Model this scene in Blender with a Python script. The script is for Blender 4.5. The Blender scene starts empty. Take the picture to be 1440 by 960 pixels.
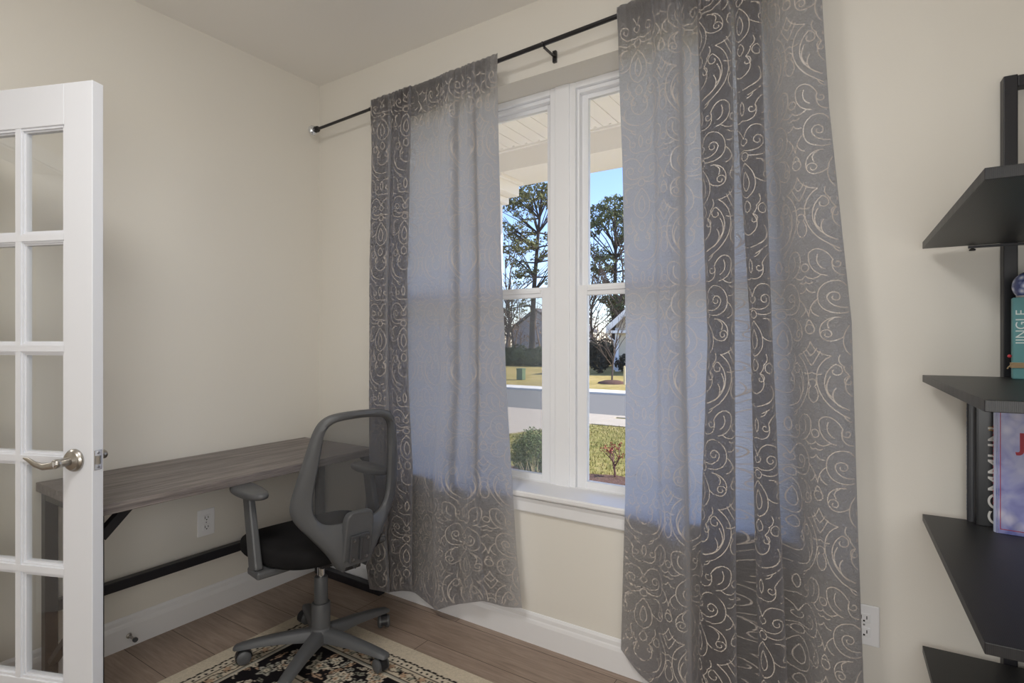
import bpy, bmesh, math, random
import numpy as np
from mathutils import Vector, Matrix, noise, Euler
SC = bpy.context.scene
COL = SC.collection
PI = math.pi
rad = math.radians
random.seed(7)
RNG = np.random.default_rng(11)

# ------------------------------------------------------------------ camera, sky, sun, lights, exposure
cd = bpy.data.cameras.new('camera')
cd.sensor_width = 36.0
cd.lens = 36.0 * 774.0 / 1440.0
cd.clip_start = 0.02
cd.clip_end = 400
cam = bpy.data.objects.new('camera', cd)
cam.location = (0, 0, 1.285)
cam.rotation_euler = (rad(90), 0, rad(33.2))
COL.objects.link(cam)
SC.camera = cam

vs = SC.view_settings
vs.view_transform = 'Standard'
vs.look = 'None'
vs.exposure = 0.0
vs.gamma = 1.0
vs.use_curve_mapping = False
SC.cycles.use_denoising = True
SC.cycles.max_bounces = 10
SC.cycles.diffuse_bounces = 6
SC.cycles.transmission_bounces = 8
SC.cycles.transparent_max_bounces = 16
SC.cycles.sample_clamp_indirect = 6.0
SC.cycles.caustics_reflective = False
SC.cycles.caustics_refractive = False

SUN_EL, SUN_AZ = 38.0, 36.0          # elevation, and bearing measured from +X towards +Y
wd = bpy.data.worlds.new('sky')
SC.world = wd
wd.use_nodes = True
wn = wd.node_tree
wn.nodes.clear()
sky = wn.nodes.new('ShaderNodeTexSky')
sky.sky_type = 'NISHITA'
sky.sun_disc = False
sky.sun_elevation = rad(SUN_EL)
sky.sun_rotation = rad(90 - SUN_AZ)
sky.air_density = 1.0
sky.dust_density = 0.25
sky.ozone_density = 3.0
bgn = wn.nodes.new('ShaderNodeBackground')
bgn.inputs['Strength'].default_value = 0.36
won = wn.nodes.new('ShaderNodeOutputWorld')
tint = wn.nodes.new('ShaderNodeMix')
tint.data_type = 'RGBA'
tint.blend_type = 'MULTIPLY'
tint.inputs['Factor'].default_value = 1.0
tint.inputs[7].default_value = (0.90, 0.86, 1.0, 1)
wn.links.new(sky.outputs[0], tint.inputs[6])
wn.links.new(tint.outputs[2], bgn.inputs[0])
wn.links.new(bgn.outputs[0], won.inputs[0])

def lamp(name, kind, loc, energy, color=(1, 1, 1), **kw):
    l = bpy.data.lights.new(name, kind)
    l.energy = energy
    l.color = color
    for k, v in kw.items():
        if k != 'target' and k != 'rot':
            setattr(l, k, v)
    o = bpy.data.objects.new(name, l)
    o.location = loc
    if 'target' in kw:
        o.rotation_euler = (Vector(kw['target']) - Vector(loc)).to_track_quat('-Z', 'Y').to_euler()
    COL.objects.link(o)
    return o

_a, _e = rad(SUN_AZ), rad(SUN_EL)
SUNDIR = Vector((math.cos(_a) * math.cos(_e), math.sin(_a) * math.cos(_e), math.sin(_e)))
lamp('sun', 'SUN', (20, 0, 30), 8.8, (1.0, 0.95, 0.87), angle=rad(0.6), target=Vector((20, 0, 30)) - SUNDIR)
# added fill lights out of view, brightening the room and the hall
lamp('back_fill', 'AREA', (-0.3, -2.25, 1.15), 21, (0.98, 0.99, 1.0), shape='RECTANGLE', size=2.6, size_y=2.0, target=(-1.6, 2.0, 0.9))  # added soft fill in front of the closed back wall
lamp('room_fill', 'POINT', (0.36, -0.30, 1.30), 38, (0.99, 1.0, 0.985), shadow_soft_size=0.45)  # added bare point fill beside the camera, no lamp body
lamp('overhead_fill', 'AREA', (-0.9, 0.10, 2.62), 20, (1.0, 0.985, 0.955), shape='DISK', size=0.6, target=(-1.15, 0.5, 0))  # added overhead fill for floor, desk and chair, no lamp body
lamp('hall_fill', 'POINT', (-3.4, -0.05, 2.2), 14, (1.0, 0.96, 0.9), shadow_soft_size=0.2)  # added fill so the unseen hall is not dark

# ------------------------------------------------------------------ node helpers
def s2l(c):
    return tuple(((v / 255.0) / 12.92 if v / 255.0 <= 0.04045 else ((v / 255.0 + 0.055) / 1.055) ** 2.4) for v in c)

class NT:
    def __init__(self, name):
        self.m = bpy.data.materials.new(name)
        self.m.use_nodes = True
        self.t = self.m.node_tree
        self.t.nodes.clear()
        self.out = self.t.nodes.new('ShaderNodeOutputMaterial')
    def n(self, typ, ins=None, **kw):
        nd = self.t.nodes.new('ShaderNode' + typ)
        for k, v in kw.items():
            setattr(nd, k, v)
        for k, v in (ins or {}).items():
            self.set(nd.inputs[k], v)
        return nd
    def set(self, sock, v):
        if isinstance(v, bpy.types.NodeSocket):
            self.t.links.new(v, sock)
        elif isinstance(v, bpy.types.Node):
            self.t.links.new(v.outputs[0], sock)
        else:
            if sock.type == 'RGBA' and len(v) == 3:
                v = (*v, 1)
            sock.default_value = v
    def math(self, op, a, b=0.0, c=None, clamp=False):
        nd = self.t.nodes.new('ShaderNodeMath')
        nd.operation = op
        nd.use_clamp = clamp
        self.set(nd.inputs[0], a)
        self.set(nd.inputs[1], b)
        if c is not None:
            self.set(nd.inputs[2], c)
        return nd.outputs[0]
    def mix(self, f, a, b, blend='MIX'):
        nd = self.t.nodes.new('ShaderNodeMix')
        nd.data_type = 'RGBA'
        nd.blend_type = blend
        self.set(nd.inputs['Factor'], f)
        self.set(nd.inputs[6], a)
        self.set(nd.inputs[7], b)
        return nd.outputs[2]
    def ramp(self, f, stops):
        nd = self.t.nodes.new('ShaderNodeValToRGB')
        cr = nd.color_ramp
        while len(cr.elements) < len(stops):
            cr.elements.new(0.5)
        for e, (p, c) in zip(cr.elements, stops):
            e.position = p
            e.color = (*c, 1) if len(c) == 3 else c
        self.set(nd.inputs[0], f)
        return nd.outputs[0]
    def coord(self, which='Object', scale=(1, 1, 1), rot=(0, 0, 0), loc=(0, 0, 0)):
        tc = self.t.nodes.new('ShaderNodeTexCoord')
        mp = self.t.nodes.new('ShaderNodeMapping')
        self.t.links.new(tc.outputs[which], mp.inputs[0])
        mp.inputs['Scale'].default_value = scale
        mp.inputs['Rotation'].default_value = rot
        mp.inputs['Location'].default_value = loc
        return mp.outputs[0]
    def noise(self, vec, scale, detail=4, rough=0.5, dist=0.0):
        return self.n('TexNoise', {'Vector': vec, 'Scale': scale, 'Detail': detail, 'Roughness': rough, 'Distortion': dist}).outputs[0]
    def bump(self, h, strength=0.2, dist=0.01):
        return self.n('Bump', {'Height': h, 'Strength': strength, 'Distance': dist}).outputs[0]
    def pbr(self, **kw):
        p = self.t.nodes.new('ShaderNodeBsdfPrincipled')
        names = {'color': 'Base Color', 'rough': 'Roughness', 'metal': 'Metallic', 'spec': 'Specular IOR Level', 'normal': 'Normal', 'alpha': 'Alpha', 'sheen': 'Sheen Weight'}
        for k, v in kw.items():
            self.set(p.inputs[names[k]], v)
        return p
    def end(self, sh):
        self.t.links.new(sh.outputs[0] if isinstance(sh, bpy.types.Node) else sh, self.out.inputs[0])
        return self.m

def plain(name, rgb, rough=0.5, metal=0.0, spec=0.5, bump=0.0, bscale=60.0, var=0.0, vscale=8.0):
    t = NT(name)
    v = t.coord('Object')
    c = s2l(rgb)
    col = c
    if var > 0:
        n = t.noise(v, vscale, 5)
        col = t.ramp(n, [(0.3, tuple(x * (1 - var) for x in c)), (0.7, tuple(min(1, x * (1 + var)) for x in c))])
    kw = dict(color=col, rough=rough, metal=metal, spec=spec)
    if bump > 0:
        kw['normal'] = t.bump(t.noise(v, bscale, 3), bump, 0.005)
    return t.end(t.pbr(**kw))

M = {}
M['wall'] = plain('wall_paint', (225, 221, 213), 0.75, spec=0.25, bump=0.04, bscale=220)
M['ceiling'] = plain('ceiling_paint', (238, 235, 230), 0.8, spec=0.2, bump=0.05, bscale=160)
M['trim'] = plain('white_trim_paint', (232, 232, 234), 0.35, spec=0.45)
M['doorpaint'] = plain('white_door_paint', (220, 222, 228), 0.4, spec=0.4)
M['vinyl'] = plain('white_vinyl', (238, 239, 242), 0.35, spec=0.4)
M['nickel'] = plain('satin_nickel', (176, 172, 166), 0.3, metal=1.0)
M['chrome'] = plain('chrome', (225, 226, 230), 0.08, metal=1.0)
M['steel_screw'] = plain('screw_steel', (150, 150, 152), 0.3, metal=1.0)
M['blackmetal'] = plain('black_powder_coat', (30, 30, 36), 0.42, spec=0.5)
M['rodblack'] = plain('rod_black', (24, 22, 25), 0.3, spec=0.6)
M['plastic'] = plain('chair_grey_plastic', (84, 85, 87), 0.42, spec=0.45, bump=0.05, bscale=500)
M['plateplastic'] = plain('chair_back_plate', (66, 67, 70), 0.3, spec=0.6)
M['plastic_dark'] = plain('chair_black_plastic', (30, 30, 34), 0.4, spec=0.5)
M['seatcloth'] = plain('black_seat_fabric', (24, 23, 24), 0.9, spec=0.2, bump=0.25, bscale=900, var=0.25, vscale=14)
M['plate'] = plain('white_plate', (240, 240, 242), 0.35)
M['slot'] = plain('outlet_slot', (40, 38, 38), 0.6)

def glass(name, tint=(1, 1, 1), fac=0.35):
    t = NT(name)
    fr = t.n('Fresnel', {'IOR': 1.45})
    tr = t.n('BsdfTransparent', {'Color': tint})
    gl = t.n('BsdfGlossy', {'Color': (1, 1, 1), 'Roughness': 0.02})
    f = t.math('MULTIPLY', fr.outputs[0], fac)
    return t.end(t.n('MixShader', {0: f, 1: tr, 2: gl}))
M['glass'] = glass('window_glass', (0.97, 0.98, 0.98), 0.5)
M['doorglass'] = glass('door_glass', (0.97, 0.975, 0.97), 0.16)

def screen_mat():
    t = NT('insect_screen')
    tr = t.n('BsdfTransparent', {'Color': (1, 1, 1)})
    df = t.n('BsdfDiffuse', {'Color': (0.35, 0.36, 0.37)})
    return t.end(t.n('MixShader', {0: 0.22, 1: tr, 2: df}))
M['screen'] = screen_mat()

def wood_floor():
    t = NT('plank_floor')
    v = t.coord('Object', loc=(0.35, 0.086, 0))
    br = t.n('TexBrick', {'Vector': v, 'Color1': (0.0, 0, 0), 'Color2': (1, 1, 1), 'Mortar': (0.5, 0.5, 0.5), 'Scale': 1.0, 'Mortar Size': 0.0016, 'Mortar Smooth': 0.3, 'Brick Width': 1.25, 'Row Height': 0.187})
    br.offset = 0.37
    g1 = t.noise(t.coord('Object', scale=(1.6, 22, 1)), 3.0, 8, 0.62, 0.8)
    g2 = t.noise(t.coord('Object', scale=(6, 140, 1)), 2.0, 4, 0.6)
    g = t.math('ADD', t.math('MULTIPLY', g1, 0.7), t.math('MULTIPLY', g2, 0.3))
    c = t.ramp(g, [(0.28, s2l((112, 95, 84))), (0.5, s2l((150, 131, 117))), (0.72, s2l((176, 157, 142)))])
    c = t.mix(0.22, c, t.ramp(br.outputs[0], [(0.0, s2l((122, 104, 93))), (1.0, s2l((182, 164, 150)))]))
    c = t.mix(br.outputs[1], c, s2l((74, 58, 48)))
    h = t.math('SUBTRACT', t.math('MULTIPLY', g2, 0.15), br.outputs[1])
    return t.end(t.pbr(color=c, rough=t.math('ADD', 0.36, t.math('MULTIPLY', g1, 0.15)), spec=0.4, normal=t.bump(h, 0.25, 0.002)))
M['floor'] = wood_floor()

def desk_wood():
    t = NT('grey_rustic_wood')
    g1 = t.noise(t.coord('Object', scale=(26, 1.2, 26)), 2.2, 8, 0.65, 0.6)
    g2 = t.noise(t.coord('Object', scale=(120, 4, 120)), 2.5, 5, 0.6, 0.3)
    g = t.math('ADD', t.math('MULTIPLY', g1, 0.65), t.math('MULTIPLY', g2, 0.35))
    c = t.ramp(g, [(0.3, s2l((66, 60, 60))), (0.48, s2l((114, 107, 105))), (0.62, s2l((148, 140, 136))), (0.78, s2l((176, 168, 162)))])
    return t.end(t.pbr(color=c, rough=0.5, spec=0.4, normal=t.bump(g2, 0.3, 0.002)))
M['deskwood'] = desk_wood()

def black_wood():
    t = NT('black_woodgrain')
    w = t.n('TexWave', {'Vector': t.coord('Object', rot=(0, 0, rad(3))), 'Scale': 120.0, 'Distortion': 2.2, 'Detail': 3.0, 'Detail Scale': 1.4}, wave_type='BANDS', bands_direction='X')
    n = t.noise(t.coord('Object', scale=(150, 5, 150)), 2.0, 4)
    h = t.math('ADD', t.math('MULTIPLY', w.outputs['Fac'], 0.6), t.math('MULTIPLY', n, 0.5))
    c = t.ramp(h, [(0.2, s2l((27, 27, 29))), (0.8, s2l((36, 36, 38)))])
    return t.end(t.pbr(color=c, rough=0.4, spec=0.4, normal=t.bump(h, 0.22, 0.0010)))
M['shelfwood'] = black_wood()

def cloth():
    t = NT('grey_curtain_cloth')
    uv = t.coord('UV', scale=(1, 1, 1))
    weave = t.noise(t.coord('UV', scale=(900, 160, 1)), 1.0, 3, 0.6)
    weave2 = t.noise(t.coord('UV', scale=(160, 900, 1)), 1.0, 3, 0.6)
    puck = t.noise(t.coord('UV', scale=(70, 84, 1)), 1.0, 4, 0.6, 0.6)
    w = t.math('ADD', t.math('MULTIPLY', weave, 0.5), t.math('MULTIPLY', weave2, 0.5))
    k = t.math('ADD', 0.55, t.math('MULTIPLY', w, 0.9))
    dcol = t.mix(1.0, (0.048, 0.043, 0.041), t.n('CombineColor', {0: k, 1: k, 2: k}).outputs[0], 'MULTIPLY')
    k2 = t.math('ADD', 0.7, t.math('MULTIPLY', w, 0.6))
    tcol = t.mix(1.0, (0.505, 0.51, 0.535), t.n('CombineColor', {0: k2, 1: k2, 2: k2}).outputs[0], 'MULTIPLY')
    nm = t.bump(t.math('ADD', puck, t.math('MULTIPLY', w, 0.15)), 0.55, 0.008)
    df = t.n('BsdfDiffuse', {'Color': dcol, 'Roughness': 0.5, 'Normal': nm})
    tl = t.n('BsdfTranslucent', {'Color': tcol, 'Normal': nm})
    sh = t.n('BsdfSheen', {'Color': (0.03, 0.03, 0.033), 'Roughness': 0.5})
    a = t.n('AddShader', {0: df, 1: tl})
    return t.end(t.n('AddShader', {0: a, 1: sh}))
M['cloth'] = cloth()
def thread():
    t = NT('embroidery_thread')
    df = t.n('BsdfDiffuse', {'Color': s2l((196, 186, 178)), 'Roughness': 0.4})
    gl = t.n('BsdfGlossy', {'Color': (0.8, 0.78, 0.75), 'Roughness': 0.35})
    tl = t.n('BsdfTranslucent', {'Color': (0.10, 0.10, 0.11)})
    a = t.n('MixShader', {0: 0.06, 1: df, 2: gl})
    return t.end(t.n('AddShader', {0: a, 1: tl}))
M['thread'] = thread()

def mesh_fabric():
    t = NT('chair_back_mesh')
    v = t.coord('UV', scale=(1, 1, 1), rot=(0, 0, rad(30)))
    w1 = t.n('TexWave', {'Vector': v, 'Scale': 60.0}, wave_type='BANDS', bands_direction='X').outputs['Fac']
    w2 = t.n('TexWave', {'Vector': v, 'Scale': 60.0}, wave_type='BANDS', bands_direction='Y').outputs['Fac']
    f = t.math('MULTIPLY', w1, w2)
    f = t.math('ADD', 0.50, t.math('MULTIPLY', f, 0.40))
    tr = t.n('BsdfTransparent', {'Color': (1, 1, 1)})
    df = t.n('BsdfDiffuse', {'Color': (0.085, 0.085, 0.088)})
    return t.end(t.n('MixShader', {0: f, 1: tr, 2: df}))
M['mesh'] = mesh_fabric()

def rugmat():
    t = NT('rug_pile')
    a = t.n('VertexColor', layer_name='pattern')
    n = t.noise(t.coord('Object'), 420, 3)
    c = t.mix(1.0, a.outputs[0], t.ramp(n, [(0.2, (0.72, 0.72, 0.72)), (0.8, (1, 1, 1))]), 'MULTIPLY')
    return t.end(t.pbr(color=c, rough=0.95, spec=0.1, normal=t.bump(n, 0.4, 0.004)))
M['rug'] = rugmat()

# ------------------------------------------------------------------ mesh helpers
WM = {}
def tag(o, label=None, cat=None, group=None, kind=None):
    if label: o['label'] = label
    if cat: o['category'] = cat
    if group: o['group'] = group
    if kind: o['kind'] = kind
    return o
def thing(name, label, cat, loc=(0, 0, 0), rz=0.0, group=None, kind=None):
    o = bpy.data.objects.new(name, None)
    COL.objects.link(o)
    o.empty_display_size = 0.1
    o.location = loc
    o.rotation_euler = (0, 0, rz)
    WM[o.name] = Matrix.LocRotScale(Vector(loc), Euler((0, 0, rz)), None)
    return tag(o, label, cat, group, kind)

class MB:
    def __init__(self):
        self.v, self.f, self.mi, self.sm, self.uv = [], [], [], [], None
    def add(self, vs_, fs, mi=0, smooth=False):
        b = len(self.v)
        self.v.extend([tuple(p) for p in vs_])
        for f in fs:
            self.f.append(tuple(b + i for i in f))
            self.mi.append(mi)
            self.sm.append(smooth)
        return self
    def box(self, lo, hi, mi=0, rot=None, piv=None):
        x0, y0, z0 = lo
        x1, y1, z1 = hi
        p = [Vector(q) for q in [(x0, y0, z0), (x1, y0, z0), (x1, y1, z0), (x0, y1, z0), (x0, y0, z1), (x1, y0, z1), (x1, y1, z1), (x0, y1, z1)]]
        if rot is not None:
            c = Vector(piv) if piv else sum(p, Vector()) / 8
            p = [c + rot @ (q - c) for q in p]
        return self.add(p, [(3, 2, 1, 0), (4, 5, 6, 7), (0, 1, 5, 4), (1, 2, 6, 5), (2, 3, 7, 6), (3, 0, 4, 7)], mi)
    def prism(self, poly, axis, a, b, mi=0):
        # poly: 2-D points in the two other axes in order; extruded along axis 'x','y','z' from a to b
        def mk(p, t):
            return {'x': (t, p[0], p[1]), 'y': (p[0], t, p[1]), 'z': (p[0], p[1], t)}[axis]
        n = len(poly)
        vs_ = [mk(p, a) for p in poly] + [mk(p, b) for p in poly]
        fs = [tuple(range(n))[::-1], tuple(range(n, 2 * n))] + [(i, (i + 1) % n, n + (i + 1) % n, n + i) for i in range(n)]
        return self.add(vs_, fs, mi)
    def beam(self, p0, p1, w, h, up=(0, 0, 1), mi=0, w1=None, h1=None):
        p0, p1 = Vector(p0), Vector(p1)
        d = (p1 - p0).normalized()
        s = d.cross(Vector(up))
        if s.length < 1e-5:
            s = d.cross(Vector((1, 0, 0)))
        s.normalize()
        u = s.cross(d)
        w1 = w if w1 is None else w1
        h1 = h if h1 is None else h1
        vs_ = []
        for p, ww, hh in ((p0, w, h), (p1, w1, h1)):
            for a, b in ((-1, -1), (1, -1), (1, 1), (-1, 1)):
                vs_.append(p + s * a * ww / 2 + u * b * hh / 2)
        return self.add(vs_, [(0, 1, 2, 3), (7, 6, 5, 4), (0, 4, 5, 1), (1, 5, 6, 2), (2, 6, 7, 3), (3, 7, 4, 0)], mi)
    def tube(self, pts, rs, n=12, mi=0, cap=True, flat=(1, 1)):
        pts = [Vector(p) for p in pts]
        if not hasattr(rs, '__len__'):
            rs = [rs] * len(pts)
        ring = []
        ref = None
        for i, p in enumerate(pts):
            d = (pts[min(i + 1, len(pts) - 1)] - pts[max(i - 1, 0)]).normalized()
            if ref is None:
                ref = d.orthogonal().normalized() if abs(d.z) > 0.9 else d.cross(Vector((0, 0, 1))).normalized()
            ref = (ref - d * ref.dot(d)).normalized()
            s = d.cross(ref)
            ring.append([p + (ref * math.cos(2 * PI * k / n) * flat[0] + s * math.sin(2 * PI * k / n) * flat[1]) * rs[i] for k in range(n)])
        vs_ = [q for r in ring for q in r]
        fs = []
        for i in range(len(pts) - 1):
            for k in range(n):
                fs.append((i * n + k, i * n + (k + 1) % n, (i + 1) * n + (k + 1) % n, (i + 1) * n + k))
        self.add(vs_, fs, mi, True)
        if cap:
            b = len(vs_)
            self.add(ring[0], [tuple(range(n))[::-1]], mi)
            self.add(ring[-1], [tuple(range(n))], mi)
        return self
    def lathe(self, prof, origin=(0, 0, 0), axis=(0, 0, 1), n=24, mi=0, squash=1.0):
        ax = Vector(axis).normalized()
        e1 = ax.orthogonal().normalized()
        e2 = ax.cross(e1)
        o = Vector(origin)
        vs_ = []
        for r, h in prof:
            for k in range(n):
                a = 2 * PI * k / n
                vs_.append(o + ax * h + e1 * math.cos(a) * r + e2 * math.sin(a) * r * squash)
        fs = []
        for i in range(len(prof) - 1):
            for k in range(n):
                fs.append((i * n + k, i * n + (k + 1) % n, (i + 1) * n + (k + 1) % n, (i + 1) * n + k))
        fs.append(tuple(range(n))[::-1])
        fs.append(tuple(range((len(prof) - 1) * n, len(prof) * n)))
        return self.add(vs_, fs, mi, True)
    def ell(self, c, r, nu=16, nv=10, mi=0):
        prof = [(max(1e-4, math.sin(PI * i / nv)), -math.cos(PI * i / nv)) for i in range(nv + 1)]
        vs_ = []
        for q, h in prof:
            for k in range(nu):
                a = 2 * PI * k / nu
                vs_.append((c[0] + r[0] * q * math.cos(a), c[1] + r[1] * q * math.sin(a), c[2] + r[2] * h))
        fs = [(i * nu + k, i * nu + (k + 1) % nu, (i + 1) * nu + (k + 1) % nu, (i + 1) * nu + k) for i in range(nv) for k in range(nu)]
        return self.add(vs_, fs, mi, True)
    def build(self, name, mats, parent=None, bevel=0.0, seg=2, world=False, sharp=40, subsurf=0, kind=None, label=None):
        me = bpy.data.meshes.new(name)
        vs_ = self.v
        if parent is not None and world:
            inv = WM[parent.name].inverted()
            vs_ = [inv @ Vector(p) for p in vs_]
        me.from_pydata(vs_, [], self.f)
        if not isinstance(mats, (list, tuple)):
            mats = [mats]
        for m in mats:
            me.materials.append(m)
        me.polygons.foreach_set('material_index', self.mi)
        me.polygons.foreach_set('use_smooth', self.sm)
        if self.uv is not None:
            ul = me.uv_layers.new(name='UVMap')
            li = np.empty(len(me.loops), dtype=np.int32)
            me.loops.foreach_get('vertex_index', li)
            ul.data.foreach_set('uv', np.asarray(self.uv, dtype=np.float32)[li].ravel())
        me.validate()
        me.update()
        if any(self.sm) and sharp:
            me.set_sharp_from_angle(angle=rad(sharp))
        o = bpy.data.objects.new(name, me)
        COL.objects.link(o)
        if parent is not None:
            o.parent = parent
            if parent.name in WM:
                WM[o.name] = WM[parent.name]
            else:
                WM[o.name] = Matrix.Identity(4)
        else:
            WM[o.name] = Matrix.Identity(4)
        if bevel:
            b = o.modifiers.new('bevel', 'BEVEL')
            b.width = bevel
            b.segments = seg
            b.limit_method = 'ANGLE'
            b.angle_limit = rad(40)
        if subsurf:
            s = o.modifiers.new('subdivision', 'SUBSURF')
            s.levels = subsurf
            s.render_levels = subsurf
        if kind: o['kind'] = kind
        if label: o['label'] = label
        return o

def text_mesh(name, body, mat, parent, mtx, size, extrude=0.0004, bold=False):
    cu = bpy.data.curves.new(name, 'FONT')
    cu.body = body
    cu.size = size
    cu.extrude = extrude
    cu.align_x = 'CENTER'
    cu.align_y = 'CENTER'
    if bold: cu.offset = size * 0.02
    tmp = bpy.data.objects.new(name + '_tmp', cu)
    COL.objects.link(tmp)
    dg = bpy.context.evaluated_depsgraph_get()
    dg.update()
    me = bpy.data.meshes.new_from_object(tmp.evaluated_get(dg))
    bpy.data.objects.remove(tmp)
    me.name = name
    me.transform(mtx)
    me.materials.clear()
    me.materials.append(mat)
    o = bpy.data.objects.new(name, me)
    COL.objects.link(o)
    if parent is not None:
        o.parent = parent
    return o

# ------------------------------------------------------------------ room shell
XL, XR, YF, YB, ZC = -2.63, 0.70, 2.02, -2.40, 2.735
WX0, WX1, WZ0, WZ1, WYO = -2.14, -0.16, 0.62, 2.42, 2.26      # window opening
MB().box((XL - 0.12, YB - 0.12, -0.06), (XR + 0.12, WYO, 0.0)).build('floor', M['floor'], kind='structure')
MB().box((XL - 0.12, YB - 0.12, ZC), (XR + 0.12, WYO, ZC + 0.08)).build('ceiling', M['ceiling'], kind='structure')
w = MB()
w.box((XL, YF, 0), (WX0, WYO, ZC)).box((WX1, YF, 0), (XR, WYO, ZC))
w.box((WX0, YF, 0), (WX1, WYO, WZ0 - 0.02)).box((WX0, YF, WZ1), (WX1, WYO, ZC))
w.build('wall_front', M['wall'], kind='structure')
DY0, DY1, DZ = -0.46, 0.375, 2.075                              # door opening in the left wall
w = MB()
w.box((XL - 0.12, DY1 + 0.02, 0), (XL, WYO, ZC)).box((XL - 0.12, YB, 0), (XL, DY0 - 0.02, ZC)).box((XL - 0.12, DY0 - 0.02, DZ + 0.02), (XL, DY1 + 0.02, ZC))
w.build('wall_left', M['wall'], kind='structure')
MB().box((XR, YB, 0), (XR + 0.12, WYO, ZC)).build('wall_right', M['wall'], kind='structure')
MB().box((XL - 0.12, YB - 0.12, 0), (XR + 0.12, YB, ZC)).build('wall_back', M['wall'], kind='structure')
# the hall beyond the door opening
MB().box((XL - 1.5, DY0 - 0.6, 0), (XL - 1.4, DY1 + 0.6, ZC)).box((XL - 1.4, DY0 - 0.7, 0), (XL - 0.12, DY0 - 0.6, ZC)).box((XL - 1.4, DY1 + 0.6, 0), (XL - 0.12, DY1 + 0.7, ZC)).build('wall_hall', M['wall'], kind='structure')
MB().box((XL - 1.5, DY0 - 0.6, -0.06), (XL - 0.12, DY1 + 0.6, 0)).build('floor_hall', M['floor'], kind='structure')

def baseboard(name, p0, p1, nrm):
    # moulded profile: thickness (out from the wall) against height
    prof = [(0, 0), (0.015, 0), (0.015, 0.085), (0.012, 0.098), (0.0095, 0.103), (0.0085, 0.118), (0.004, 0.127), (0, 0.129)]
    p0, p1, nrm = Vector(p0), Vector(p1), Vector(nrm)
    vs_ = [p + nrm * a + Vector((0, 0, h)) for p in (p0, p1) for a, h in prof]
    n = len(prof)
    fs = [(i, (i + 1) % n, n + (i + 1) % n, n + i) for i in range(n)] + [tuple(range(n)), tuple(range(2 * n - 1, n - 1, -1))]
    return MB().add(vs_, fs).build(name, M['trim'], kind='structure')
baseboard('baseboard_front', (XL, YF, 0), (XR, YF, 0), (0, -1, 0))
baseboard('baseboard_left', (XL, DY1 + 0.09, 0), (XL, YF - 0.015, 0), (1, 0, 0))
baseboard('baseboard_right', (XR, YB, 0), (XR, YF - 0.015, 0), (-1, 0, 0))
MB().box((XL - 1.5, DY0 - 0.7, ZC), (XL - 0.12, DY1 + 0.7, ZC + 0.08)).build('ceiling_hall', M['ceiling'], kind='structure')
# door casing and jamb
w = MB()
w.box((XL - 0.12, DY1, 0), (XL + 0.001, DY1 + 0.02, DZ + 0.02)).box((XL - 0.12, DY0 - 0.02, 0), (XL + 0.001, DY0, DZ + 0.02)).box((XL - 0.12, DY0, DZ), (XL + 0.001, DY1, DZ + 0.02))
w.box((XL, DY1 + 0.006, 0), (XL + 0.016, DY1 + 0.075, DZ + 0.075)).box((XL, DY0 - 0.075, 0), (XL + 0.016, DY0 - 0.006, DZ + 0.075)).box((XL, DY0 - 0.006, DZ + 0.006), (XL + 0.016, DY1 + 0.006, DZ + 0.075))
w.build('trim_1', M['trim'], bevel=0.003, kind='structure')

# ------------------------------------------------------------------ window
win = thing('window_1', 'white vinyl double-hung window pair between the grey curtains', 'window', (-1.15, YF, WZ0), kind='structure')
def winframe(m, x0, x1, z0, z1, y0, y1, wdt):
    m.box((x0, y0, z0), (x0 + wdt, y1, z1)).box((x1 - wdt, y0, z0), (x1, y1, z1))
    m.box((x0 + wdt, y0, z1 - wdt), (x1 - wdt, y1, z1)).box((x0 + wdt, y0, z0), (x1 - wdt, y1, z0 + wdt))
FY = 2.165
for (x0, x1, has_screen) in ((WX0, -1.185, True), (-1.115, WX1, False)):
    m = MB()
    winframe(m, x0, x1, WZ0, WZ1, FY, 2.245, 0.028)
    # stepped inner stops
    m.box((x0 + 0.028, FY + 0.018, WZ0), (x0 + 0.040, 2.245, WZ1)).box((x1 - 0.040, FY + 0.018, WZ0), (x1 - 0.028, 2.245, WZ1))
    m.box((x0 + 0.04, FY + 0.018, WZ1 - 0.046), (x1 - 0.04, 2.245, WZ1 - 0.028))
    m.build('frame', M['vinyl'], win, world=True, bevel=0.003)
    a0, a1 = x0 + 0.032, x1 - 0.032
    s = MB()                                           # upper sash, in the outer track
    winframe(s, a0, a1, 1.500, WZ1 - 0.030, 2.212, 2.238, 0.036)
    up = s.build('upper_sash', M['vinyl'], win, world=True, bevel=0.003)
    MB().box((a0 + 0.03, 2.223, 1.53), (a1 - 0.03, 2.227, WZ1 - 0.06)).build('glass', M['glass'], up, world=True)
    s = MB()                                           # lower sash, in the inner track
    winframe(s, a0, a1, WZ0 + 0.012, 1.532, 2.178, 2.206, 0.046)
    s.box((a0 + 0.05, 2.170, 1.505), (a1 - 0.05, 2.180, 1.522))
    lo = s.build('lower_sash', M['vinyl'], win, world=True, bevel=0.003)
    MB().box((a0 + 0.04, 2.190, WZ0 + 0.05), (a1 - 0.04, 2.194, 1.50)).build('glass', M['glass'], lo, world=True)
    lk = MB()
    xm = (a0 + a1) / 2
    lk.box((xm - 0.03, 2.184, 1.532), (xm + 0.03, 2.204, 1.540)).beam((xm - 0.02, 2.19, 1.544), (xm + 0.025, 2.18, 1.546), 0.012, 0.008)
    lk.build('sash_lock', M['vinyl'], lo, world=True, bevel=0.002)
    if has_screen:
        sc_ = MB()
        winframe(sc_, a0, a1, WZ0 + 0.01, 1.52, 2.246, 2.252, 0.016)
        so = sc_.build('screen_frame', M['vinyl'], win, world=True)
        MB().box((a0 + 0.01, 2.2485, WZ0 + 0.02), (a1 - 0.01, 2.2495, 1.51)).build('insect_screen', M['screen'], so, world=True)
m = MB()
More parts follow.
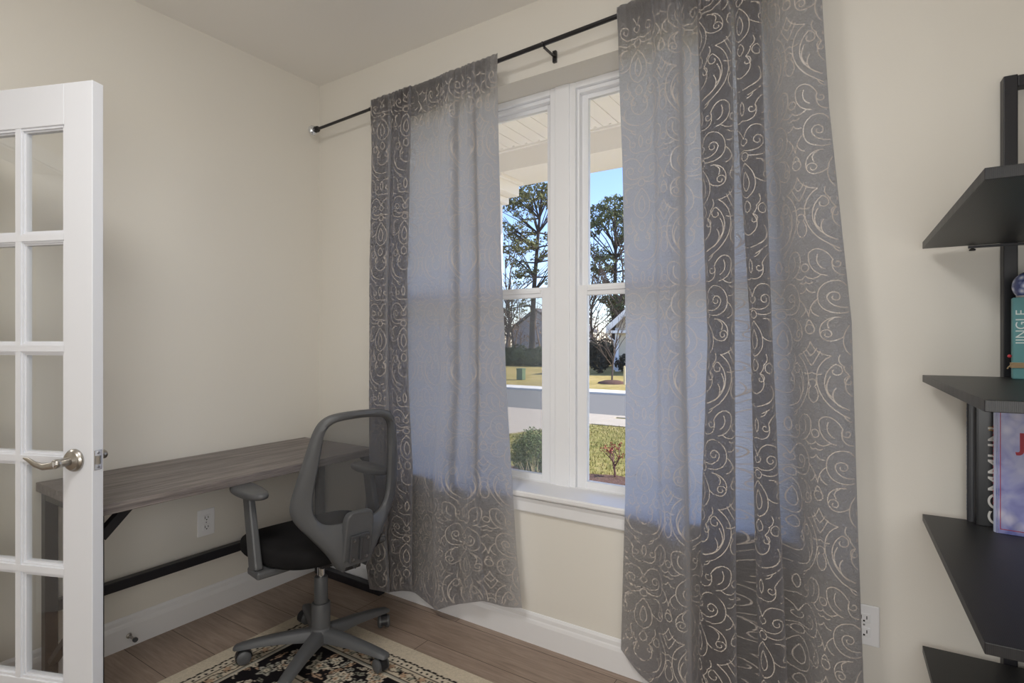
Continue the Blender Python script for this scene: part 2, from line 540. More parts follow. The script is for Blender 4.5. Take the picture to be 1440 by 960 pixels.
m.box((-1.186, 2.158, WZ0), (-1.114, 2.245, WZ1))
m.build('mullion', M['vinyl'], win, world=True, bevel=0.004)
m = MB()
m.prism([(1.986, 0.627), (1.986, 0.640), (1.991, 0.646), (2.17, 0.646), (2.17, 0.615), (1.992, 0.620)], 'x', WX0 - 0.06, WX1 + 0.06)
m.prism([(2.003, 0.562), (2.003, 0.600), (1.996, 0.617), (2.02, 0.617), (2.02, 0.556), (2.006, 0.556)], 'x', WX0 - 0.045, WX1 + 0.045)
m.build('trim_2', M['trim'], kind='structure', bevel=0.002)

# ------------------------------------------------------------------ curtains on their rod
def catmull(P4, t):
    p0, p1, p2, p3 = P4
    return 0.5 * ((2 * p1) + (-p0 + p2) * t + (2 * p0 - 5 * p1 + 4 * p2 - p3) * t * t + (-p0 + 3 * p1 - 3 * p2 + p3) * t ** 3)
def resample(A, k):
    # A: (n, m) array, Catmull-Rom with k steps per span along axis 0
    n = len(A)
    out = []
    for i in range(n - 1):
        P4 = [A[max(i - 1, 0)], A[i], A[i + 1], A[min(i + 2, n - 1)]]
        for j in range(k):
            out.append(catmull(P4, j / k))
    out.append(A[-1])
    return np.array(out)
def rod_z(x):
    return 2.436 + (x + 2.53) * 0.031

def bez(a, b, c, d, n=14):
    a, b, c, d = (np.array(q, float) for q in (a, b, c, d))
    t = np.linspace(0, 1, n)[:, None]
    return a * (1 - t) ** 3 + 3 * b * t * (1 - t) ** 2 + 3 * c * t * t * (1 - t) + d * t ** 3
def spiral(cx, cy, r0, r1, a0, a1, n=22):
    t = np.linspace(0, 1, n)
    a = np.radians(a0 + (a1 - a0) * t)
    r = r0 + (r1 - r0) * t
    return np.stack([cx + r * np.cos(a), cy + r * np.sin(a)], 1)
CELL_W, CELL_H = 0.112, 0.50
MOTIF = [
    bez((0.004, 0.020), (0.085, 0.035), (0.100, 0.120), (0.052, 0.158)), spiral(0.052, 0.138, 0.020, 0.005, 90, 400),
    bez((0.020, 0.000), (0.112, 0.040), (0.122, 0.150), (0.060, 0.182)),
    bez((0.000, 0.060), (0.030, 0.066), (0.042, 0.100), (0.018, 0.124)), spiral(0.020, 0.108, 0.016, 0.004, 95, -210),
    bez((0.000, 0.132), (0.016, 0.140), (0.018, 0.156), (0.000, 0.170)),
    bez((0.000, 0.178), (0.022, 0.186), (0.036, 0.206), (0.030, 0.240)), bez((0.030, 0.240), (0.026, 0.262), (0.012, 0.276), (0.000, 0.290)),
    bez((0.000, 0.200), (0.014, 0.208), (0.018, 0.232), (0.000, 0.262)),
    bez((0.030, 0.240), (0.050, 0.222), (0.076, 0.220), (0.084, 0.244)), spiral(0.068, 0.246, 0.016, 0.004, 0, 400),
    bez((0.084, 0.244), (0.092, 0.280), (0.060, 0.300), (0.036, 0.296)),
    bez((0.060, 0.182), (0.090, 0.186), (0.106, 0.204), (0.112, 0.226)), bez((0.086, 0.196), (0.096, 0.176), (0.104, 0.160), (0.112, 0.152)),
    bez((0.094, 0.206), (0.100, 0.194), (0.106, 0.186), (0.112, 0.182)),
    spiral(0.000, 0.310, 0.013, 0.013, -90, 90, 10),
    bez((0.000, 0.330), (0.030, 0.318), (0.060, 0.330), (0.062, 0.356)), spiral(0.044, 0.356, 0.018, 0.005, 0, 400),
    bez((0.013, 0.312), (0.050, 0.300), (0.084, 0.318), (0.084, 0.352)), bez((0.084, 0.352), (0.086, 0.386), (0.060, 0.410), (0.030, 0.404)),
    bez((0.084, 0.352), (0.100, 0.340), (0.108, 0.322), (0.112, 0.300)), bez((0.088, 0.372), (0.100, 0.370), (0.108, 0.376), (0.112, 0.386)),
    bez((0.030, 0.404), (0.012, 0.396), (0.006, 0.380), (0.000, 0.366)),
    bez((0.000, 0.424), (0.030, 0.412), (0.052, 0.436), (0.040, 0.468)), spiral(0.030, 0.456, 0.015, 0.004, 50, -320),
    bez((0.056, 0.420), (0.086, 0.424), (0.104, 0.452), (0.098, 0.488)), bez((0.098, 0.488), (0.090, 0.506), (0.060, 0.512), (0.040, 0.468)),
    bez((0.070, 0.424), (0.090, 0.408), (0.104, 0.412), (0.112, 0.424)), spiral(0.112, 0.448, 0.012, 0.012, 90, 270, 10),
    bez((0.100, 0.270), (0.104, 0.282), (0.108, 0.288), (0.112, 0.290)), spiral(0.112, 0.262, 0.014, 0.014, 90, 270, 10),
    bez((0.000, 0.440), (0.010, 0.452), (0.010, 0.472), (0.000, 0.484)),
    bez((0.112, 0.040), (0.096, 0.046), (0.092, 0.070), (0.104, 0.088)), spiral(0.112, 0.100, 0.012, 0.012, 90, 250, 8),
    bez((0.036, 0.030), (0.060, 0.040), (0.068, 0.070), (0.052, 0.088)), bez((0.018, 0.124), (0.030, 0.136), (0.034, 0.146), (0.032, 0.152)),
]
_more = []
for st in MOTIF:
    L = np.linalg.norm(np.diff(st, axis=0), axis=1).sum()
    if L > 10 and len(st) == 14:
        d = np.gradient(st, axis=0)
        d /= np.linalg.norm(d, axis=1)[:, None] + 1e-9
        o = np.stack([-d[:, 1], d[:, 0]], 1) * (0.015 * np.sin(np.linspace(0.15, 1, len(st)) * PI))[:, None]
        q = st + o
        _more.append(np.clip(q, [0, 0], [CELL_W, CELL_H + 0.02]))
MOTIF += _more + [
    bez((0.062, 0.06), (0.078, 0.075), (0.078, 0.10), (0.064, 0.122)), bez((0.030, 0.150), (0.044, 0.160), (0.048, 0.172), (0.040, 0.186)),
    bez((0.0, 0.345), (0.012, 0.350), (0.016, 0.360), (0.006, 0.366)), bez((0.062, 0.262), (0.070, 0.274), (0.066, 0.288), (0.052, 0.292)),
    bez((0.084, 0.30), (0.098, 0.305), (0.106, 0.316), (0.104, 0.330)), bez((0.06, 0.44), (0.074, 0.446), (0.084, 0.464), (0.074, 0.486)),
    bez((0.092, 0.404), (0.098, 0.398), (0.106, 0.398), (0.112, 0.404)), bez((0.016, 0.49), (0.026, 0.492), (0.034, 0.498), (0.036, 0.51)),
    bez((0.084, 0.128), (0.094, 0.124), (0.104, 0.126), (0.112, 0.132)),
]
def make_curtain(name, label, rows, hem, seed, off):
    root = thing(name, label, 'curtain', (rows[-1][1][0][0] if rows[-1][1][0][0] > -1.5 else -1.7, 1.92, 0.05), group=None)
    zs = [r[0] for r in rows]
    ctl = np.array([r[1] for r in rows], float)                  # (nrow, ncol, 2)
    hem = np.array(hem, float)
    K = 7
    cols = np.array([resample(ctl[i], K) for i in range(len(rows))])   # (nrow, NC, 2)
    hemr = resample(hem[:, None], K)[:, 0]
    NC = cols.shape[1]
    NR = 110
    ztop = rod_z(cols[0, :, 0]) + 0.020
    arc = np.concatenate([[0], np.cumsum(np.linalg.norm(np.diff(cols[2], axis=0), axis=1))])
    G = np.zeros((NR, NC, 3))
    zn = np.array(zs)
    for i in range(NR):
        q = i / (NR - 1)
        z = ztop * (1 - q) + hemr * q
        znom = 2.46 * (1 - q) + 0.02 * q
        # piecewise linear in z, smoothed
        k = np.searchsorted(-zn, -znom) - 1
        k = int(np.clip(k, 0, len(zn) - 2))
        t = np.clip((zn[k] - znom) / (zn[k] - zn[k + 1]), 0, 1)
        if k == 0:
            t = t ** 0.8
        xy = cols[k] * (1 - t) + cols[k + 1] * t
        G[i, :, 0] = xy[:, 0]
        G[i, :, 1] = xy[:, 1]
        G[i, :, 2] = z
        # gathers under the rod pocket, fading downwards
        d = np.maximum(0, 2.46 - znom)
        amp = (0.0035 + 0.0045 * min(1, max(0, d - 0.04) / 0.05)) * math.exp(-(d / 0.16) ** 2)
        ph = arc / 0.030 * 2 * PI + 1.3 * np.sin(arc * 23 + seed) + 0.8 * math.sin(znom * 9)
        G[i, :, 1] += amp * np.sin(ph)
    # small soft creases
    for i in range(NR):
        for j in range(NC):
            p = Vector((arc[j] * 7, G[i, j, 2] * 2.2, seed))
            G[i, j, 1] += 0.0035 * noise.noise(p) * min(1, i / 14)
    m = MB()
    idx = lambda i, j: i * NC + j
    fs = [(idx(i, j), idx(i + 1, j), idx(i + 1, j + 1), idx(i, j + 1)) for i in range(NR - 1) for j in range(NC - 1)]
    m.add(G.reshape(-1, 3), fs, 0, True)
    uv = [(arc[j], G[i, j, 2]) for i in range(NR) for j in range(NC)]
    # the turned-back rod pocket: a second layer behind the rod
    x0, x1 = cols[0, :, 0].min(), cols[0, :, 0].max()
    n2 = 160
    b = len(m.v)
    vs_, u2 = [], []
    for i in range(7):
        q = i / 6
        for j in range(n2):
            x = x0 + (x1 - 0.045 - x0) * j / (n2 - 1)
            z = rod_z(x) + 0.020 - 0.125 * q
            y = 1.905 + 0.034 * min(1, q * 5) + 0.010 * q + 0.003 * math.sin(x * 190 + 2 * math.sin(x * 31)) * min(1, q * 3)
            vs_.append((x, y, z))
            u2.append((x * 1.6, z))
    m.add(vs_, [(i * n2 + j, (i + 1) * n2 + j, (i + 1) * n2 + j + 1, i * n2 + j + 1) for i in range(6) for j in range(n2 - 1)], 0, True)
    uv += u2
    # outward (room side) normals of the grid
    du = np.gradient(G, axis=1)
    dv = np.gradient(G, axis=0)
    N = np.cross(dv, du)
    N /= np.linalg.norm(N, axis=2)[:, :, None] + 1e-9
    # embroidery: thin raised thread following the cloth
    total = arc[-1]
    zmax, zmin = 2.40, 0.02
    def at(s, z):
        # s, z arrays to surface points
        j = np.clip(np.interp(s, arc, np.arange(NC)), 0, NC - 1.001)
        j0 = j.astype(int)
        fj = (j - j0)[:, None]
        zt = ztop[j0]
        zb = hemr[j0]
        i = np.clip((zt - z) / (zt - zb) * (NR - 1), 0, NR - 1.001)
        i0 = i.astype(int)
        fi = (i - i0)[:, None]
        def bl(A):
            return (A[i0, j0] * (1 - fj) + A[i0, j0 + 1] * fj) * (1 - fi) + (A[i0 + 1, j0] * (1 - fj) + A[i0 + 1, j0 + 1] * fj) * fi
        return bl(G), bl(N), z > zb + 0.004
    TW = 0.00125
    ncell = int(total / CELL_W) + 2
    nrow = int(2.5 / CELL_H) + 2
    tv, tf, tuv = [], [], []
    base = len(m.v)
    for c in range(-1, ncell):
        for r in range(-1, nrow):
            for k, st in enumerate(MOTIF):
                sx = st[:, 0] if c % 2 == 0 else CELL_W - st[:, 0]
                s = off + c * CELL_W + sx
                z = r * CELL_H + st[:, 1] + 0.06 + (0.0 if (c // 2) % 2 == 0 else 0.0)
                ok = (s > 0.004) & (s < total - 0.004) & (z < 2.452)
                if ok.sum() < 3: continue
                # split into runs
                d = np.gradient(np.stack([s, z], 1), axis=0)
                d /= np.linalg.norm(d, axis=1)[:, None] + 1e-9
                pw = np.stack([-d[:, 1], d[:, 0]], 1) * TW
                A, NA, o1 = at(s + pw[:, 0], z + pw[:, 1])
                B, NB, o2 = at(s - pw[:, 0], z - pw[:, 1])
                ok &= o1 & o2
                A = A + NA * 0.0011
                B = B + NB * 0.0011
                prev = False
                for q in range(len(s)):
                    if ok[q]:
                        tv.append(A[q]); tv.append(B[q])
                        tuv += [(s[q], z[q])] * 2
                        if prev:
                            e = len(tv)
                            tf.append((e - 4, e - 3, e - 1, e - 2))
                        prev = True
                    else:
                        prev = False
    m.add(tv, tf, 1, True)
    uv += tuv
    m.uv = uv
    o = m.build('panel', [M['cloth'], M['thread']], root, world=True, sharp=0)
    return root
LEFT_ROWS=[
 (2.425,[(-1.86,1.896),(-1.941,1.894),(-2.014,1.89),(-2.062,1.887),(-2.044,1.885),(-1.987,1.884),(-1.943,1.886),(-1.933,1.891),(-1.917,1.889),(-1.905,1.887),(-1.87,1.887),(-1.832,1.887),(-1.805,1.889),(-1.806,1.892),(-1.84,1.895),(-1.88,1.897),(-1.873,1.899),(-1.794,1.899),(-1.702,1.899),(-1.635,1.898),(-1.614,1.895),(-1.581,1.892),(-1.551,1.893),(-1.521,1.896),(-1.495,1.895),(-1.468,1.893),(-1.44,1.894),(-1.42,1.897),(-1.366,1.897),(-1.312,1.896)]),
 (2.2,[(-1.907,1.945),(-1.971,1.925),(-2.015,1.895),(-2.037,1.868),(-2.002,1.85),(-1.942,1.845),(-1.912,1.858),(-1.941,1.9),(-1.916,1.89),(-1.888,1.872),(-1.849,1.866),(-1.813,1.868),(-1.802,1.885),(-1.823,1.91),(-1.878,1.935),(-1.934,1.952),(-1.94,1.968),(-1.863,1.972),(-1.766,1.97),(-1.69,1.962),(-1.648,1.935),(-1.598,1.912),(-1.572,1.918),(-1.56,1.945),(-1.53,1.94),(-1.489,1.92),(-1.464,1.925),(-1.46,1.95),(-1.406,1.955),(-1.342,1.945)]),
 (1.55,[(-1.927,1.945),(-1.989,1.925),(-2.032,1.895),(-2.052,1.868),(-2.017,1.85),(-1.959,1.845),(-1.929,1.858),(-1.959,1.9),(-1.934,1.89),(-1.906,1.872),(-1.867,1.866),(-1.833,1.868),(-1.822,1.885),(-1.844,1.91),(-1.898,1.935),(-1.953,1.952),(-1.96,1.968),(-1.882,1.972),(-1.775,1.97),(-1.692,1.962),(-1.648,1.935),(-1.595,1.912),(-1.567,1.918),(-1.552,1.945),(-1.52,1.94),(-1.476,1.92),(-1.449,1.925),(-1.444,1.95),(-1.39,1.955),(-1.327,1.945)]),
 (1.0,[(-1.922,1.945),(-1.988,1.925),(-2.034,1.895),(-2.057,1.868),(-2.021,1.85),(-1.96,1.845),(-1.929,1.858),(-1.957,1.9),(-1.932,1.89),(-1.904,1.872),(-1.864,1.866),(-1.827,1.868),(-1.815,1.885),(-1.837,1.91),(-1.893,1.935),(-1.949,1.952),(-1.955,1.968),(-1.877,1.972),(-1.777,1.97),(-1.7,1.962),(-1.656,1.935),(-1.602,1.912),(-1.572,1.918),(-1.556,1.945),(-1.523,1.94),(-1.478,1.92),(-1.449,1.925),(-1.442,1.95),(-1.376,1.955),(-1.302,1.945)]),
 (0.62,[(-1.899,1.945),(-1.971,1.925),(-2.024,1.895),(-2.051,1.868),(-2.015,1.85),(-1.949,1.845),(-1.914,1.858),(-1.94,1.9),(-1.914,1.89),(-1.885,1.872),(-1.842,1.866),(-1.803,1.868),(-1.788,1.885),(-1.81,1.91),(-1.868,1.935),(-1.927,1.952),(-1.932,1.968),(-1.855,1.972),(-1.785,1.97),(-1.728,1.962),(-1.691,1.935),(-1.631,1.912),(-1.598,1.918),(-1.577,1.945),(-1.539,1.94),(-1.491,1.92),(-1.459,1.925),(-1.446,1.95),(-1.365,1.955),(-1.276,1.945)]),
 (0.28,[(-1.913,1.945),(-2.001,1.925),(-2.069,1.895),(-2.106,1.868),(-2.066,1.85),(-1.988,1.845),(-1.944,1.858),(-1.969,1.9),(-1.94,1.89),(-1.909,1.872),(-1.859,1.866),(-1.813,1.868),(-1.793,1.885),(-1.814,1.91),(-1.878,1.935),(-1.945,1.952),(-1.948,1.968),(-1.859,1.972),(-1.787,1.97),(-1.729,1.962),(-1.691,1.935),(-1.627,1.912),(-1.59,1.918),(-1.564,1.945),(-1.524,1.94),(-1.473,1.92),(-1.437,1.925),(-1.423,1.95),(-1.341,1.955),(-1.251,1.945)]),
 (0.0,[(-1.905,1.945),(-1.974,1.925),(-2.022,1.895),(-2.047,1.868),(-2.011,1.85),(-1.948,1.845),(-1.915,1.858),(-1.943,1.9),(-1.917,1.89),(-1.889,1.872),(-1.848,1.866),(-1.81,1.868),(-1.797,1.885),(-1.819,1.91),(-1.875,1.935),(-1.933,1.952),(-1.938,1.968),(-1.863,1.972),(-1.789,1.97),(-1.729,1.962),(-1.691,1.935),(-1.623,1.912),(-1.582,1.918),(-1.552,1.945),(-1.509,1.94),(-1.455,1.92),(-1.415,1.925),(-1.399,1.95),(-1.312,1.955),(-1.22,1.945)]),
]
LEFT_HEM=[0.077,0.059,0.066,0.078,0.092,0.101,0.098,0.077,0.088,0.103,0.119,0.131,0.125,0.109,0.09,0.065,0.059,0.068,0.048,0.035,0.042,0.08,0.099,0.104,0.121,0.147,0.159,0.149,0.15,0.173]
RIGHT_ROWS=[
 (2.425,[(-0.784,1.897),(-0.724,1.897),(-0.664,1.896),(-0.64,1.893),(-0.601,1.891),(-0.567,1.892),(-0.555,1.896),(-0.549,1.899),(-0.523,1.9),(-0.492,1.9),(-0.448,1.899),(-0.456,1.897),(-0.49,1.892),(-0.493,1.889),(-0.477,1.886),(-0.442,1.885),(-0.408,1.886),(-0.393,1.888),(-0.399,1.892),(-0.429,1.897),(-0.435,1.899),(-0.403,1.9),(-0.388,1.9),(-0.375,1.899),(-0.341,1.899),(-0.349,1.896),(-0.376,1.892),(-0.38,1.889),(-0.361,1.886),(-0.33,1.886),(-0.306,1.887),(-0.297,1.889),(-0.304,1.893),(-0.327,1.897),(-0.33,1.899),(-0.303,1.899),(-0.29,1.899),(-0.282,1.898),(-0.262,1.894),(-0.243,1.891),(-0.216,1.888),(-0.177,1.887),(-0.149,1.888),(-0.133,1.889)]),
 (2.2,[(-0.796,1.955),(-0.736,1.953),(-0.672,1.945),(-0.64,1.918),(-0.596,1.9),(-0.565,1.912),(-0.562,1.945),(-0.562,1.97),(-0.536,1.976),(-0.504,1.975),(-0.455,1.968),(-0.46,1.95),(-0.489,1.915),(-0.485,1.885),(-0.463,1.86),(-0.425,1.85),(-0.392,1.858),(-0.38,1.88),(-0.393,1.915),(-0.431,1.95),(-0.441,1.968),(-0.408,1.975),(-0.394,1.976),(-0.381,1.974),(-0.346,1.966),(-0.351,1.948),(-0.372,1.915),(-0.37,1.885),(-0.349,1.862),(-0.32,1.858),(-0.298,1.868),(-0.293,1.89),(-0.304,1.92),(-0.33,1.95),(-0.336,1.968),(-0.31,1.974),(-0.295,1.974),(-0.283,1.962),(-0.259,1.93),(-0.236,1.9),(-0.207,1.88),(-0.167,1.872),(-0.139,1.88),(-0.124,1.89)]),
 (1.9,[(-0.785,1.955),(-0.726,1.953),(-0.664,1.945),(-0.633,1.918),(-0.59,1.9),(-0.56,1.912),(-0.557,1.945),(-0.556,1.97),(-0.53,1.976),(-0.497,1.975),(-0.448,1.968),(-0.453,1.95),(-0.481,1.915),(-0.478,1.885),(-0.456,1.86),(-0.418,1.85),(-0.385,1.858),(-0.374,1.88),(-0.386,1.915),(-0.424,1.95),(-0.434,1.968),(-0.401,1.975),(-0.386,1.976),(-0.372,1.974),(-0.338,1.966),(-0.343,1.948),(-0.363,1.915),(-0.362,1.885),(-0.34,1.862),(-0.311,1.858),(-0.29,1.868),(-0.285,1.89),(-0.296,1.92),(-0.321,1.95),(-0.327,1.968),(-0.301,1.974),(-0.283,1.974),(-0.268,1.962),(-0.244,1.93),(-0.221,1.9),(-0.191,1.88),(-0.151,1.872),(-0.123,1.88),(-0.107,1.89)]),
 (1.25,[(-0.771,1.955),(-0.715,1.953),(-0.656,1.945),(-0.626,1.918),(-0.586,1.9),(-0.557,1.912),(-0.554,1.945),(-0.551,1.97),(-0.516,1.976),(-0.474,1.975),(-0.435,1.968),(-0.438,1.95),(-0.46,1.915),(-0.456,1.885),(-0.438,1.86),(-0.407,1.85),(-0.38,1.858),(-0.372,1.88),(-0.383,1.915),(-0.415,1.95),(-0.423,1.968),(-0.397,1.975),(-0.363,1.976),(-0.334,1.974),(-0.307,1.966),(-0.31,1.948),(-0.326,1.915),(-0.324,1.885),(-0.307,1.862),(-0.284,1.858),(-0.267,1.868),(-0.263,1.89),(-0.272,1.92),(-0.294,1.95),(-0.298,1.968),(-0.278,1.974),(-0.25,1.974),(-0.226,1.962),(-0.2,1.93),(-0.176,1.9),(-0.144,1.88),(-0.099,1.872),(-0.067,1.88),(-0.05,1.89)]),
 (0.62,[(-0.774,1.955),(-0.713,1.953),(-0.65,1.945),(-0.618,1.918),(-0.575,1.9),(-0.543,1.912),(-0.539,1.945),(-0.541,1.97),(-0.522,1.976),(-0.496,1.975),(-0.446,1.968),(-0.451,1.95),(-0.481,1.915),(-0.478,1.885),(-0.456,1.86),(-0.416,1.85),(-0.382,1.858),(-0.369,1.88),(-0.382,1.915),(-0.421,1.95),(-0.431,1.968),(-0.397,1.975),(-0.355,1.976),(-0.319,1.974),(-0.287,1.966),(-0.292,1.948),(-0.312,1.915),(-0.311,1.885),(-0.291,1.862),(-0.264,1.858),(-0.243,1.868),(-0.238,1.89),(-0.248,1.92),(-0.272,1.95),(-0.277,1.968),(-0.252,1.974),(-0.219,1.974),(-0.19,1.962),(-0.167,1.93),(-0.146,1.9),(-0.117,1.88),(-0.078,1.872),(-0.049,1.88),(-0.034,1.89)]),
 (0.0,[(-0.791,1.955),(-0.722,1.953),(-0.651,1.945),(-0.617,1.918),(-0.568,1.9),(-0.533,1.912),(-0.527,1.945),(-0.531,1.97),(-0.523,1.976),(-0.508,1.975),(-0.45,1.968),(-0.456,1.95),(-0.492,1.915),(-0.49,1.885),(-0.465,1.86),(-0.42,1.85),(-0.38,1.858),(-0.365,1.88),(-0.378,1.915),(-0.422,1.95),(-0.433,1.968),(-0.394,1.975),(-0.343,1.976),(-0.301,1.974),(-0.265,1.966),(-0.271,1.948),(-0.295,1.915),(-0.294,1.885),(-0.273,1.862),(-0.243,1.858),(-0.221,1.868),(-0.214,1.89),(-0.224,1.92),(-0.249,1.95),(-0.255,1.968),(-0.228,1.974),(-0.194,1.974),(-0.166,1.962),(-0.144,1.93),(-0.124,1.9),(-0.096,1.88),(-0.058,1.872),(-0.03,1.88),(-0.015,1.89)]),
]
RIGHT_HEM=[0.128,0.065,0.035,0.035,0.035,0.035,0.035,0.035,0.035,0.035,0.035,0.035,0.035,0.039,0.065,0.091,0.101,0.094,0.069,0.035,0.035,0.035,0.048,0.059,0.071,0.08,0.096,0.113,0.131,0.139,0.137,0.126,0.106,0.083,0.072,0.073,0.078,0.086,0.106,0.125,0.138,0.145,0.141,0.135]

make_curtain('curtain', 'grey embroidered curtain panel left of the window, behind the office chair', LEFT_ROWS, LEFT_HEM, 3.1, 0.03)
make_curtain('curtain', 'wide grey embroidered curtain panel right of the window, beside the black shelves', RIGHT_ROWS, RIGHT_HEM, 8.7, 0.075)

rod = thing('curtain_rod', 'thin black curtain rod with crystal end above the window', 'curtain rod', (-1.2, 1.92, 2.436))
RA, RB = (-2.52, 1.92, rod_z(-2.52)), (0.16, 1.92, rod_z(0.16))
MB().tube([RA, RB], 0.0075, 16).build('inner_tube', M['rodblack'], rod, world=True)
MB().tube([(-2.11, 1.92, rod_z(-2.11)), (0.0, 1.92, rod_z(0.0))], 0.0092, 16).build('outer_tube', M['rodblack'], rod, world=True)
t_ = NT('crystal')
M['crystal'] = t_.end(t_.pbr(color=(0.75, 0.77, 0.8), rough=0.08, metal=0.75))
def finial(x, sgn):
    z = rod_z(x)
    m = MB().lathe([(0.0085, 0), (0.015, 0.003), (0.017, 0.010), (0.012, 0.018), (0.016, 0.022), (0.013, 0.03)], (x, 1.92, z), (sgn, 0, 0), 18)
    f = m.build('finial_collar', M['rodblack'], rod, world=True)
    b = bmesh.new()
    bmesh.ops.create_icosphere(b, subdivisions=2, radius=0.027)
    g = MB().add([(v.co.x * 0.8 + x + sgn * 0.045, v.co.y + 1.92, v.co.z + z) for v in b.verts], [tuple(v.index for v in f_.verts) for f_ in b.faces])
    b.free()
    g.build('crystal_knob', M['crystal'], f, world=True)
finial(-2.51, -1)
finial(0.15, 1)
for x in (-1.105, 0.1):
    z = rod_z(x)
    m = MB().box((x - 0.008, 2.008, z - 0.035), (x + 0.008, 2.02, z + 0.012))
    m.beam((x, 2.012, z - 0.012), (x, 1.925, z - 0.012), 0.010, 0.005)
    m.tube([(x, 1.92 + 0.012 * math.cos(a), z + 0.012 * math.sin(a)) for a in [rad(q) for q in range(-200, 41, 24)]], 0.0025, 8)
    m.build('bracket', M['rodblack'], rod, world=True)

# ------------------------------------------------------------------ french door
DW, DTH, DZB, DZT = 0.715, 0.035, 0.012, 2.047
tx = Vector((0.929, 0.370, 0)).normalized()            # hinge -> free edge
HX = Vector((-1.9, 0.672, 0)) - tx * DW                # front hinge corner
door = thing('door_1', 'white French door with glass lites standing open at left', 'door', HX, math.atan2(tx.y, tx.x), kind='structure')
# local frame: +X to the free edge, +Y into the thickness (away from the viewer)
ST, TR, BR, MU = 0.102, 0.122, 0.262, 0.028
m = MB()
m.box((0, 0, DZB), (ST, DTH, DZT)).box((DW - ST, 0, DZB), (DW, DTH, DZT))
m.box((ST, 0, DZT - TR), (DW - ST, DTH, DZT)).box((ST, 0, DZB), (DW - ST, DTH, DZB + BR))
m.build('door_leaf', M['doorpaint'], door, bevel=0.002)
gx0, gx1, gz0, gz1 = ST, DW - ST, DZB + BR, DZT - TR
m = MB()
def bar(m, lo, hi, ax):
    # moulded glazing bar with stepped sides, through the thickness
    (x0, z0), (x1, z1) = lo, hi
    for e, y0, y1 in ((0.0, 0.010, 0.025), (0.006, 0.005, 0.030), (0.0115, 0.001, 0.034)):
        if ax == 'x':
            m.box((x0, y0 - 0.0006, z0 + e), (x1, y1 + 0.0006, z1 - e))
        else:
            m.box((x0 + e, y0, z0), (x1 - e, y1, z1))
xs = [gx0 + (gx1 - gx0) * i / 3 for i in (1, 2)]
zs_ = [gz0 + (gz1 - gz0) * i / 5 for i in (1, 2, 3, 4)]
for x in xs:
    bar(m, (x - 0.021, gz0), (x + 0.021, gz1), 'z')
for z in zs_:
    bar(m, (gx0, z - 0.021), (gx1, z + 0.021), 'x')
for e, y0, y1 in ((0.012, 0.010, 0.025), (0.007, 0.004, 0.031)):
    m.box((gx0, y0, gz0), (gx0 + e, y1, gz1)).box((gx1 - e, y0, gz0), (gx1, y1, gz1)).box((gx0, y0, gz0), (gx1, y1, gz0 + e)).box((gx0, y0, gz1 - e), (gx1, y1, gz1))
m.build('muntin_grid', M['doorpaint'], door)
MB().box((gx0 + 0.002, 0.016, gz0 + 0.002), (gx1 - 0.002, 0.019, gz1 - 0.002)).build('glass', M['doorglass'], door)
HZ = 0.937
for side in (-1, 1):
    y0 = 0.0 if side < 0 else DTH
    hx = DW - 0.062
    prof = [(0.033, 0), (0.0335, 0.004), (0.031, 0.008), (0.0275, 0.010), (0.026, 0.014), (0.018, 0.017), (0.0125, 0.019), (0.0120, 0.045), (0.0135, 0.047), (0.0135, 0.058), (0.011, 0.061)]
    rose = MB().lathe(prof, (hx, y0, HZ), (0, side, 0), 28).build('handle_rose', M['nickel'], door)
    pts = [(hx, 0.050), (hx - 0.018, 0.054), (hx - 0.045, 0.056), (hx - 0.075, 0.056), (hx - 0.100, 0.054), (hx - 0.122, 0.050)]
    zz = [0.0, -0.006, -0.010, -0.003, 0.008, 0.011]
    MB().tube([(p[0], y0 + side * p[1], HZ + q) for p, q in zip(pts, zz)], [0.0105, 0.0100, 0.0095, 0.0085, 0.0065, 0.0025], 14, flat=(0.6, 1.0)).build('lever', M['nickel'], rose)
    if side < 0:
        MB().lathe([(0.0085, 0), (0.0085, 0.003), (0.006, 0.004)], (hx, y0 - 0.060, HZ), (0, -1, 0), 16).build('privacy_button', M['chrome'], rose)
m = MB().box((DW - 0.001, 0.005, HZ - 0.029), (DW + 0.0018, 0.030, HZ + 0.029))
lp = m.build('latch_plate', M['chrome'], door, bevel=0.003)
MB().prism([(DW, 0.011), (DW + 0.011, 0.013), (DW + 0.002, 0.025), (DW, 0.025)], 'z', HZ - 0.012, HZ + 0.012).build('latch_bolt', M['nickel'], lp)
for dz in (-0.021, 0.021):
    MB().lathe([(0.004, 0), (0.0035, 0.0015)], (DW + 0.0015, 0.0175, HZ + dz), (1, 0, 0), 12).build('screw', M['steel_screw'], lp)
for z in (0.25, 1.03, 1.80):
    MB().tube([(-0.006, -0.004, z - 0.045), (-0.006, -0.004, z + 0.045)], 0.006, 12).build('hinge', M['nickel'], door)

